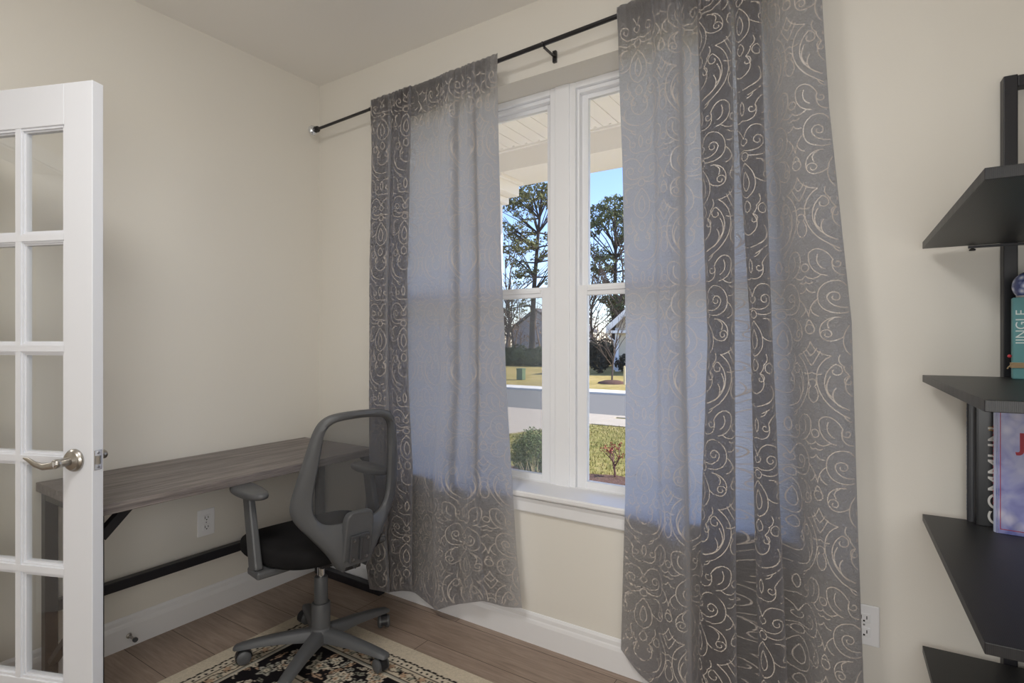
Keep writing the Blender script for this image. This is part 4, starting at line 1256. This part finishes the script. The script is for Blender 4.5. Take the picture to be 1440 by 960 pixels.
tw = thing('dried_twigs', 'pale dried twigs in a small vase on the top shelf', 'decoration', (0.50, 1.72, 1.5715))
MB().lathe([(0.026, 0), (0.036, 0.02), (0.034, 0.06), (0.018, 0.09), (0.020, 0.10)], n=20).build('vase', rmat('vase_cream', (214, 204, 186), 0.4), tw)
m = MB()
for z1, dx in ((0.292, -0.196), (0.268, -0.195), (0.33, -0.06), (0.36, 0.02)):
    m.tube([(0, 0, 0.08), (dx * 0.35, 0.01, 0.2), (dx * 0.75, 0.035, z1 - 0.01), (dx, 0.05, z1)], [0.0022, 0.002, 0.0017, 0.0012], 6)
m.build('twigs', rmat('dry_twig', (206, 190, 160), 0.8), tw)

# ------------------------------------------------------------------ outdoors
GZ = -0.50
def grass(name, a, b, c, scale):
    t = NT(name)
    v = t.coord('Object')
    n1 = t.noise(v, scale, 6, 0.6)
    n2 = t.noise(v, 0.35, 3, 0.5)
    n3 = t.noise(v, scale * 7, 3, 0.6)
    f = t.math('ADD', t.math('MULTIPLY', n1, 0.5), t.math('ADD', t.math('MULTIPLY', n2, 0.3), t.math('MULTIPLY', n3, 0.25)))
    col = t.ramp(f, [(0.38, s2l(a)), (0.53, s2l(b)), (0.68, s2l(c))])
    return t.end(t.pbr(color=col, rough=0.95, spec=0.1, normal=t.bump(n3, 0.6, 0.03)))
M['lawn_near'] = grass('lawn_grass_green', (94, 104, 52), (142, 134, 80), (174, 158, 110), 6)
M['lawn_far'] = grass('lawn_grass_tan', (134, 124, 68), (164, 145, 92), (184, 162, 113), 3)
M['asphalt'] = plain('asphalt', (116, 113, 108), 0.9, spec=0.2, bump=0.3, bscale=90, var=0.12, vscale=30)
M['concrete'] = plain('concrete', (174, 162, 145), 0.85, spec=0.2, bump=0.15, bscale=60, var=0.06, vscale=4)
M['curb'] = plain('curb_concrete', (214, 208, 198), 0.85, spec=0.2, var=0.05, vscale=3)
M['mulch'] = plain('mulch', (96, 74, 66), 0.95, spec=0.1, bump=0.8, bscale=50, var=0.5, vscale=40)
M['porch'] = plain('porch_white', (245, 241, 236), 0.6, spec=0.3)
M['bark'] = plain('pine_bark', (78, 70, 66), 0.95, spec=0.1, var=0.3, vscale=6)
M['barebark'] = plain('bare_bark', (104, 92, 84), 0.95, spec=0.1, var=0.25, vscale=6)
M['needles'] = plain('pine_needles', (120, 120, 84), 0.9, spec=0.1, var=0.45, vscale=1.6)
M['needles2'] = plain('pine_needles_dark', (108, 114, 84), 0.9, spec=0.1, var=0.4, vscale=1.6)
M['hedge'] = plain('hedge_leaves', (84, 94, 66), 0.9, spec=0.15, var=0.4, vscale=2)
M['hedgedark'] = plain('hedge_dark', (46, 50, 48), 0.9, spec=0.15, var=0.3, vscale=2)
M['brush'] = plain('brown_brush', (124, 104, 88), 0.95, spec=0.05, var=0.3, vscale=0.6)
M['siding'] = plain('house_siding', (206, 194, 172), 0.7, var=0.02)
M['siding2'] = plain('house_siding_grey', (166, 164, 168), 0.7)
M['roof'] = plain('roof_shingle', (86, 82, 84), 0.9, var=0.15, vscale=6)
M['utility'] = plain('utility_green', (92, 112, 84), 0.6)
M['redleaf'] = plain('red_leaves', (150, 58, 52), 0.7, var=0.3, vscale=30)
M['shrubgreen'] = plain('shrub_leaves', (92, 110, 62), 0.8, var=0.35, vscale=20)
M['drygrass'] = plain('dry_grass', (206, 190, 150), 0.9)

def slab(name, poly, z0, z1, mat, kind='structure'):
    return MB().prism(poly, 'z', z0, z1).build(name, mat, kind=kind)
slab('lawn_front', [(-60, 2.3), (30, 2.3), (30, 13.0), (-60, 13.0)], GZ - 0.3, GZ, M['lawn_near'])
slab('lawn_across', [(-140, 17.5), (60, 17.5), (60, 140), (-140, 140)], GZ - 0.3, GZ, M['lawn_far'])
slab('street', [(-120, 12.2), (60, 12.2), (60, 17.3), (-120, 17.3)], GZ - 0.3, GZ + 0.012, M['asphalt'])
slab('curb', [(-120, 17.15), (60, 17.15), (60, 18.2), (-120, 18.2)], GZ - 0.1, GZ + 0.075, M['curb'])
slab('driveway', [(-5.0, 10.95), (-5.25, 10.45), (-5.57, 9.72), (-5.95, 8.55), (-6.3, 7.0), (-11.5, 7.0), (-11.5, 12.35), (-5.0, 12.35)], GZ - 0.1, GZ + 0.022, M['concrete'])
slab('sidewalk', [(-5.05, 10.85), (20, 10.85), (20, 11.90), (-5.05, 11.90)], GZ - 0.1, GZ + 0.018, M['concrete'])
slab('kerb', [(-5.05, 12.1), (30, 12.1), (30, 12.4), (-5.05, 12.4)], GZ - 0.1, GZ + 0.02, M['concrete'])
m = MB()
m.prism([(-6.5, 4.6), (3, 4.6), (3, 6.75), (-1.0, 6.70), (-2.4, 6.72), (-2.8, 6.80), (-3.2, 6.66), (-6.5, 6.2)], 'z', GZ - 0.05, GZ + 0.03)
m.build('planting_bed', M['mulch'], kind='structure')
# grass blades on the near lawn
def blades():
    n = 26000
    x = RNG.uniform(-9.5, -0.5, n)
    y = RNG.uniform(6.3, 10.85, n)
    keep = (x > -5.95 + (y - 8.55) * 0.36 + 0.05)
    x, y = x[keep], y[keep]
    n = len(x)
    a = RNG.uniform(0, 2 * PI, n)
    h = RNG.uniform(0.02, 0.055, n)
    wv = 0.006
    lean = RNG.uniform(0, 0.03, n)
    v = np.zeros((n, 3, 3))
    v[:, 0] = np.stack([x - wv * np.cos(a), y - wv * np.sin(a), np.full(n, GZ)], 1)
    v[:, 1] = np.stack([x + wv * np.cos(a), y + wv * np.sin(a), np.full(n, GZ)], 1)
    v[:, 2] = np.stack([x + lean * np.sin(a), y - lean * np.cos(a), GZ + h], 1)
    m = MB()
    m.v = [tuple(p) for p in v.reshape(-1, 3)]
    m.f = [(3 * i, 3 * i + 1, 3 * i + 2) for i in range(n)]
    m.mi = [0] * n
    m.sm = [False] * n
    o = m.build('grass', M['lawn_near'], kind='stuff')
    tag(o, 'sunlit yellow green grass growing on the near lawn', 'grass')
blades()

# porch: boarded ceiling, beam, column, floor
m = MB()
x = -6.0
while x < 1.5:
    m.box((x, 2.26, 2.85), (x + 0.112, 3.80, 2.87))
    m.box((x + 0.112, 2.26, 2.856), (x + 0.118, 3.80, 2.87))
    x += 0.118
m.box((-6, 2.26, 2.87), (1.5, 3.8, 2.95))
m.build('porch_ceiling', M['porch'], kind='structure')
m = MB().box((-6, 3.72, 2.835), (1.5, 3.745, 2.87))
for k in range(60):
    m.box((-5.95 + k * 0.118, 3.690, 2.842), (-5.93 + k * 0.118, 3.705, 2.850))
m.build('porch_vent_strip', M['porch'], kind='structure')
MB().box((-6, 3.745, 2.68), (1.5, 4.10, 3.1)).build('porch_beam', M['porch'], kind='structure')
MB().box((-6, 4.10, 2.76), (1.5, 4.42, 3.0)).build('porch_fascia', M['porch'], kind='structure')
m = MB().box((-2.98, 3.80, -0.15), (-2.74, 4.04, 2.50))
m.box((-3.08, 3.76, 2.50), (-2.70, 4.08, 2.56)).box((-3.18, 3.755, 2.56), (-2.60, 4.09, 2.66)).box((-3.2, 3.75, 2.655), (-2.56, 4.095, 2.70))
m.build('porch_column', M['porch'], kind='structure', bevel=0.006)
MB().box((-6, 2.26, GZ - 0.1), (1.5, 4.3, -0.10)).build('porch_floor', M['curb'], kind='structure')
MB().box((-7, 2.2, 2.96), (2.6, 4.5, 3.1)).build('porch_roof', M['roof'], kind='structure')
MB().box((-12, -6, ZC + 0.1), (6, 2.3, 4.2)).build('upper_storey', M['siding'], kind='structure')

# ---- plants
def leaves(m, c, r, n, size, mi=0, shell=0.55):
    c = np.array(c)
    r = np.array(r)
    d = RNG.normal(size=(n, 3))
    d /= np.linalg.norm(d, axis=1)[:, None]
    rr = (shell + (1 - shell) * RNG.random(n)) ** 0.7
    p = c + d * rr[:, None] * r
    u = RNG.normal(size=(n, 3))
    u /= np.linalg.norm(u, axis=1)[:, None]
    w = np.cross(u, RNG.normal(size=(n, 3)))
    w /= np.linalg.norm(w, axis=1)[:, None]
    s = size * RNG.uniform(0.6, 1.3, n)[:, None]
    V = np.stack([p - u * s, p + w * s * 0.45, p + u * s, p - w * s * 0.45], 1)
    b = len(m.v)
    m.v.extend([tuple(q) for q in V.reshape(-1, 3)])
    m.f.extend([(b + 4 * i, b + 4 * i + 1, b + 4 * i + 2, b + 4 * i + 3) for i in range(n)])
    m.mi.extend([mi] * n)
    m.sm.extend([False] * n)
def limb(m, p0, d, L, r0, r1, bend=0.1, n=6, k=7):
    p = Vector(p0)
    d = Vector(d).normalized()
    pts, rs = [p.copy()], [r0]
    for i in range(n):
        d = (d + Vector((random.gauss(0, bend), random.gauss(0, bend), random.gauss(0, bend * 0.6)))).normalized()
        p = p + d * L / n
        pts.append(p.copy())
        rs.append(r0 + (r1 - r0) * (i + 1) / n)
    m.tube(pts, rs, k, cap=False)
    return pts, d
def pine(label, x, y, H, crowns, branches, tr=0.27, mat='needles'):
    root = thing('pine_tree', label, 'tree', (x, y, GZ))
    t = MB()
    pts, _ = limb(t, (x, y, GZ - 0.1), (0.004, 0, 1), H, tr, 0.07, 0.012, 12, 9)
    lf = MB()
    br = MB()
    for (zf, ang, L, rise) in branches:
        i = min(11, int(zf * 12))
        p0 = pts[i]
        d = Vector((math.cos(ang), math.sin(ang), rise))
        q, _d = limb(br, p0, d, L, 0.075, 0.02, 0.17, 6, 6)
        for j in range(3, 7):
            for _k in range(2):
                e = Vector((random.gauss(0, 1), random.gauss(0, 1), random.gauss(0.3, 0.5)))
                q2, _ = limb(br, q[j], e, L * 0.3, 0.022, 0.008, 0.2, 3, 4)
                leaves(lf, q2[-1], (0.45, 0.45, 0.22), 20, 0.13)
    for (dx, dy, z, rx, ry, rz_, n) in crowns:
        leaves(lf, (x + dx, y + dy, z), (rx, ry, rz_), n, 0.15)
        for _k in range(5):
            e = Vector((dx + random.gauss(0, rx * 0.5), dy + random.gauss(0, ry * 0.5), random.uniform(0.5, 1.6)))
            zz = max(z - 1.6, pts[0].z)
            i = min(11, max(0, int((zz - GZ) / H * 12)))
            p0 = pts[i]
            limb(br, p0, Vector((x + dx, y + dy, z)) - p0 + Vector((random.gauss(0, 0.4), random.gauss(0, 0.4), 0)), (Vector((x + dx, y + dy, z)) - p0).length, 0.06, 0.02, 0.08, 5, 5)
    t.build('trunk', M['bark'], root, world=True)
    br.build('branches', M['bark'], root, world=True)
    lf.build('foliage', M[mat], root, world=True)
random.seed(21)
bl = []
for k in range(20):
    zf = 0.42 + 0.45 * k / 20
    bl.append((zf + random.uniform(-0.02, 0.02), random.uniform(0, 2 * PI), random.uniform(1.6, 3.3), random.uniform(-0.15, 0.3)))
pine('tall pine with broad flat crown seen through the left window pane', -22.8, 37.7, 14.0,
     [(0.1, 0.1, 13.3, 1.5, 1.4, 0.75, 520), (-1.3, -0.5, 12.9, 1.2, 1.1, 0.65, 380), (1.2, 0.6, 13.2, 1.1, 1.0, 0.7, 360), (0.4, -0.7, 12.3, 1.6, 1.4, 0.6, 380), (-1.9, -0.8, 12.2, 0.9, 0.9, 0.5, 220), (1.7, 1.1, 12.0, 1.0, 1.0, 0.5, 220), (-2.4, -1.3, 10.6, 0.9, 0.9, 0.45, 120), (1.8, 1.3, 9.6, 1.0, 0.9, 0.4, 120), (-1.6, -0.9, 8.7, 1.0, 0.9, 0.35, 160), (1.9, 1.0, 8.0, 0.9, 0.9, 0.35, 120)], bl)
bl = []
for k in range(22):
    zf = 0.30 + 0.55 * k / 22
    bl.append((zf + random.uniform(-0.02, 0.02), random.uniform(0, 2 * PI), random.uniform(1.4, 2.8), random.uniform(-0.05, 0.45)))
pine('round-topped pine rising behind the neighbouring house, right window pane', -16.5, 39.4, 12.3,
     [(0.1, 0, 11.6, 1.4, 1.3, 0.85, 560), (-1.1, -0.5, 11.0, 1.1, 1.1, 0.8, 420), (1.0, 0.6, 11.1, 1.3, 1.2, 0.9, 460), (-1.5, -0.8, 9.9, 0.9, 0.9, 0.6, 260), (0.2, -0.7, 10.3, 1.4, 1.3, 0.8, 420), (1.4, 0.8, 9.6, 1.1, 1.1, 0.8, 320), (0.3, -0.6, 4.4, 1.3, 1.1, 0.4, 220), (-1.6, -0.9, 8.4, 0.8, 0.8, 0.5, 110)], bl, 0.24, 'needles2')
def bare_tree(label, x, y, H, seed, r=0.12, spread=0.55, tw=None, group=None):
    random.seed(seed)
    root = thing('bare_tree', label, 'tree', (x, y, GZ), group=group)
    t, b = MB(), MB()
    pts, d = limb(t, (x, y, GZ - 0.1), (random.gauss(0, 0.05), random.gauss(0, 0.05), 1), H * 0.55, r, r * 0.5, 0.05, 7, 7)
    def rec(p, d, L, rr, lev):
        q, dd = limb(b, p, d, L, rr, rr * 0.45, 0.12, 5, 5 if lev < 2 else 4)
        if lev >= 3: return
        for _k in range(4 if lev < 2 else 3):
            i = random.randint(2, 5)
            a = random.uniform(0, 2 * PI)
            e = (dd + Vector((math.cos(a), math.sin(a), random.uniform(-0.1, 0.6))) * spread).normalized()
            rec(q[i], e, L * random.uniform(0.45, 0.7), rr * 0.5, lev + 1)
    for i in range(3, 8):
        for _k in range(2):
            a = random.uniform(0, 2 * PI)
            rec(pts[i], Vector((math.cos(a) * spread, math.sin(a) * spread, 0.8)), H * random.uniform(0.25, 0.42), r * 0.42, 1)
    rec(pts[-1], d, H * 0.45, r * 0.5, 1)
    t.build('trunk', M['barebark'], root, world=True)
    b.build('branches', M['barebark'], root, world=True)
bare_tree('bare grey tree left of the tall pine, cut by the left curtain', -24.5, 36.6, 9.5, 3, 0.17)
bare_tree('slim leafless tree just left of the tall pine trunk', -22.6, 35.2, 8.2, 5, 0.11)
bare_tree('bare tree standing just right of the window mullion', -19.2, 39.0, 9.0, 8, 0.13)
bare_tree('leafless tree between the mullion and the round-topped pine', -17.2, 37.6, 7.8, 12, 0.12)
bare_tree('dark bare tree beside the round-topped pine, cut by the right curtain', -15.2, 38.4, 9.0, 17, 0.16)
# young tree with mulch ring and stake
bare_tree('young bare tree in a mulch ring on the far lawn', -9.28, 21.95, 3.3, 30, 0.045, 0.5)
m = MB().lathe([(0.62, GZ - 0.02), (0.56, GZ + 0.06), (0.3, GZ + 0.13), (0.02, GZ + 0.15)], (-9.28, 21.95, 0), n=28)
tag(m.build('mulch_ring', M['mulch']), 'round brown mulch mound under the young bare tree', 'mulch')
m = MB().box((-8.62, 21.6, GZ - 0.1), (-8.55, 21.67, GZ + 0.75)).box((-8.60, 21.60, GZ + 0.75), (-8.57, 21.67, GZ + 0.78))
tag(m.build('wooden_stake', M['drygrass']), 'short wooden stake on lawn right of the young tree', 'stake')
# woods far behind: a thicket nobody could count
def thicket():
    m = MB()
    random.seed(4)
    for k in range(420):
        a = random.uniform(-0.09, 0.30)
        d = random.uniform(56, 74)
        x = d * (-0.5476 + 0.8368 * a)
        y = d * (0.8368 + 0.5476 * a)
        h = random.uniform(2.5, 7.5)
        if -36.5 < x < -22.5 and 49 < y < 62:
            continue
        limb(m, (x, y, GZ), (random.gauss(0, 0.08), random.gauss(0, 0.08), 1), h, 0.09, 0.02, 0.06, 4, 4)
        for _k in range(6):
            zz = GZ + h * random.uniform(0.3, 0.9)
            limb(m, (x, y, zz), (random.gauss(0, 1), random.gauss(0, 1), 0.9), random.uniform(0.8, 2.2), 0.035, 0.01, 0.15, 3, 3)
        leaves(m, (x, y, GZ + h * 0.4), (1.6, 1.6, h * 0.42), 26, 0.16)
    o = m.build('woods', M['brush'], kind='stuff')
    tag(o, 'brown leafless woods far behind the pines', 'woods')
thicket()
def hedge(name, label, x0, x1, y, h, mat, n):
    m = MB()
    k = max(2, int((x1 - x0) / 0.9))
    for i in range(k):
        x = x0 + (x1 - x0) * (i + 0.5) / k
        hh = h * random.uniform(0.86, 1.08)
        m.ell((x, y, GZ + hh * 0.45), (0.62, 0.55, hh * 0.46), 10, 8)
        leaves(m, (x, y, GZ + hh * 0.5), (0.85, 0.75, hh * 0.53), n, 0.12, 0, 0.85)
    tag(m.build(name, mat), label, 'hedge')
random.seed(9)
hedge('hedge', 'green hedge at back of lawn behind the green utility box', -25.5, -18.6, 34.6, 1.45, M['hedge'], 420)
hedge('hedge', 'tall dark hedge left of the neighbouring house', -18.3, -13.3, 36.2, 2.0, M['hedgedark'], 420)
def shrub(name, label, x, y, r, h, n, size, mat, z0=GZ):
    m = MB()
    m2 = MB()
    root = thing(name, label, 'shrub', (x, y, z0))
    for k in range(9):
        a = random.uniform(0, 2 * PI)
        limb(m2, (x, y, z0 - 0.02), (math.cos(a) * 0.5, math.sin(a) * 0.5, 1), h * 0.8, 0.012 * h + 0.004, 0.003, 0.1, 4, 5)
    leaves(m, (x, y, z0 + h * 0.52), (r, r, h * 0.5), n, size, 0, 0.35)
    m2.build('stems', M['barebark'], root, world=True)
    m.build('foliage', mat, root, world=True)
shrub('shrub', 'small round shrub on the far lawn near the house', -12.75, 28.4, 0.5, 1.0, 240, 0.12, M['hedgedark'])
shrub('shrub', 'dark low shrub against corner of the neighbouring house', -11.6, 29.8, 0.78, 1.1, 420, 0.14, M['hedgedark'])
shrub('shrub', 'feathery grey green bush outside the left lower pane', -3.62, 6.02, 0.29, 0.68, 5200, 0.017, M['shrubgreen'])
def tuft(label, x, y, n, h, group=None):
    m = MB()
    for k in range(n):
        a = random.uniform(0, 2 * PI)
        limb(m, (x + random.gauss(0, 0.05), y + random.gauss(0, 0.05), GZ), (math.cos(a) * 0.22, math.sin(a) * 0.22, 1), h * random.uniform(0.5, 1.1), 0.004, 0.0015, 0.08, 5, 4)
    tag(m.build('ornamental_grass', M['drygrass']), label, 'grass', group)
random.seed(31)
tuft('dry pale ornamental grass in front of the feathery bush', -3.42, 5.72, 26, 0.36)
def redbush():
    random.seed(44)
    x, y = -2.78, 6.70
    root = thing('bush', 'small leafless bush with red buds outside the right pane', 'shrub', (x, y, GZ))
    b, l = MB(), MB()
    def rec(p, d, L, r, lev):
        q, dd = limb(b, p, d, L, r, r * 0.6, 0.14, 4, 6)
        if lev == 3:
            leaves(l, q[-1], (0.025, 0.025, 0.035), 14, 0.015)
            return
        for s in range(2 if lev else 4):
            a = random.uniform(0, 2 * PI)
            rec(q[-1] if s else q[3], (dd + Vector((math.cos(a), math.sin(a), 0.35)) * 0.95), L * 0.74, r * 0.62, lev + 1)
    rec(Vector((x, y, GZ - 0.02)), Vector((0.02, 0, 1)), 0.19, 0.018, 0)
    b.add(l.v, l.f, 1)
    b.build('stems', [plain('red_brown_stem', (98, 66, 60), 0.8), M['redleaf']], root, world=True)
redbush()
ub = thing('utility_box', 'small green utility box on the lawn across the street', 'utility box', (-13.7, 21.7, GZ))
MB().box((-13.86, 21.55, GZ), (-13.54, 21.85, GZ + 0.50)).build('cabinet', M['utility'], ub, world=True, bevel=0.02)
MB().box((-13.88, 21.53, GZ + 0.49), (-13.52, 21.87, GZ + 0.54)).build('lid', M['utility'], ub, world=True, bevel=0.02)

# neighbouring house at right
hs = thing('house', 'beige neighbouring house with white gable trim across the street', 'house', (-8.5, 34, GZ))
hx0, hx1, hy0, hy1, ez, pz = -12.8, -4.2, 30.9, 42.0, 2.30, 5.95
xm = (hx0 + hx1) / 2
MB().prism([(hx0, GZ), (hx1, GZ), (hx1, ez), (xm, pz - 0.1), (hx0, ez)], 'y', hy0, hy1).build('siding_wall', M['siding'], hs, world=True)
m = MB()
ov = 0.45
sl = (pz - ez) / (xm - hx0)
for s in (-1, 1):
    xe = hx0 - ov if s < 0 else hx1 + ov
    ze = ez - ov * sl
    m.prism([(xe, ze + 0.05), (xm, pz + 0.05), (xm, pz + 0.22), (xe, ze + 0.22)], 'y', hy0 - 0.4, hy1 + 0.4)
m.build('roof', M['roof'], hs, world=True)
m = MB()
for s in (-1, 1):
    xe = hx0 - ov if s < 0 else hx1 + ov
    ze = ez - ov * sl
    m.prism([(xe, ze - 0.16), (xm, pz - 0.16), (xm, pz + 0.24), (xe, ze + 0.24)], 'y', hy0 - 0.46, hy0 - 0.38)
m.box((hx0 - ov, hy0 - 0.4, ez - ov * sl - 0.14), (hx0 + 1.3, hy0, ez - ov * sl + 0.02))
m.build('gable_trim', M['porch'], hs, world=True)
MB().box((hx0 - 0.04, hy0 - 0.05, GZ), (hx0 + 0.18, hy0 + 0.16, ez - 0.2)).build('corner_board', M['trim'], hs, world=True)
MB().tube([(hx0 - 0.42, hy0 - 0.2, ez - 0.62), (hx0 - 0.3, hy0 - 0.2, ez - 0.8), (hx0 - 0.06, hy0 - 0.1, ez - 0.95), (hx0 - 0.06, hy0 - 0.1, GZ + 0.1)], 0.05, 8).build('downspout', M['trim'], hs, world=True)
wi = MB().box((hx0 + 1.95, hy0 - 0.05, 0.35), (hx0 + 2.95, hy0, 1.75)).build('window', M['glass'], hs, world=True)
MB().box((hx0 + 1.35, hy0 - 0.06, 0.3), (hx0 + 1.85, hy0, 1.8)).build('shutter', plain('slate_shutter', (62, 66, 84), 0.6), hs, world=True)
# grey house among the trees, left pane
h2 = thing('house', 'distant grey house among trees behind the tall pine trunk', 'house', (-31, 52, GZ))
MB().prism([(-34, GZ), (-27.8, GZ), (-27.8, 2.6), (-30.9, 4.6), (-34, 2.6)], 'y', 52, 60).build('wall', M['siding2'], h2, world=True)
m = MB()
m.prism([(-34.5, 2.3), (-30.9, 4.7), (-30.9, 4.95), (-34.5, 2.55)], 'y', 51.7, 60.3).prism([(-27.3, 2.3), (-30.9, 4.7), (-30.9, 4.95), (-27.3, 2.55)], 'y', 51.7, 60.3)
m.build('roof', M['roof'], h2, world=True)
MB().box((-28, 51.2, GZ), (-24.6, 52.6, 1.5)).build('garage', M['trim'], h2, world=True)
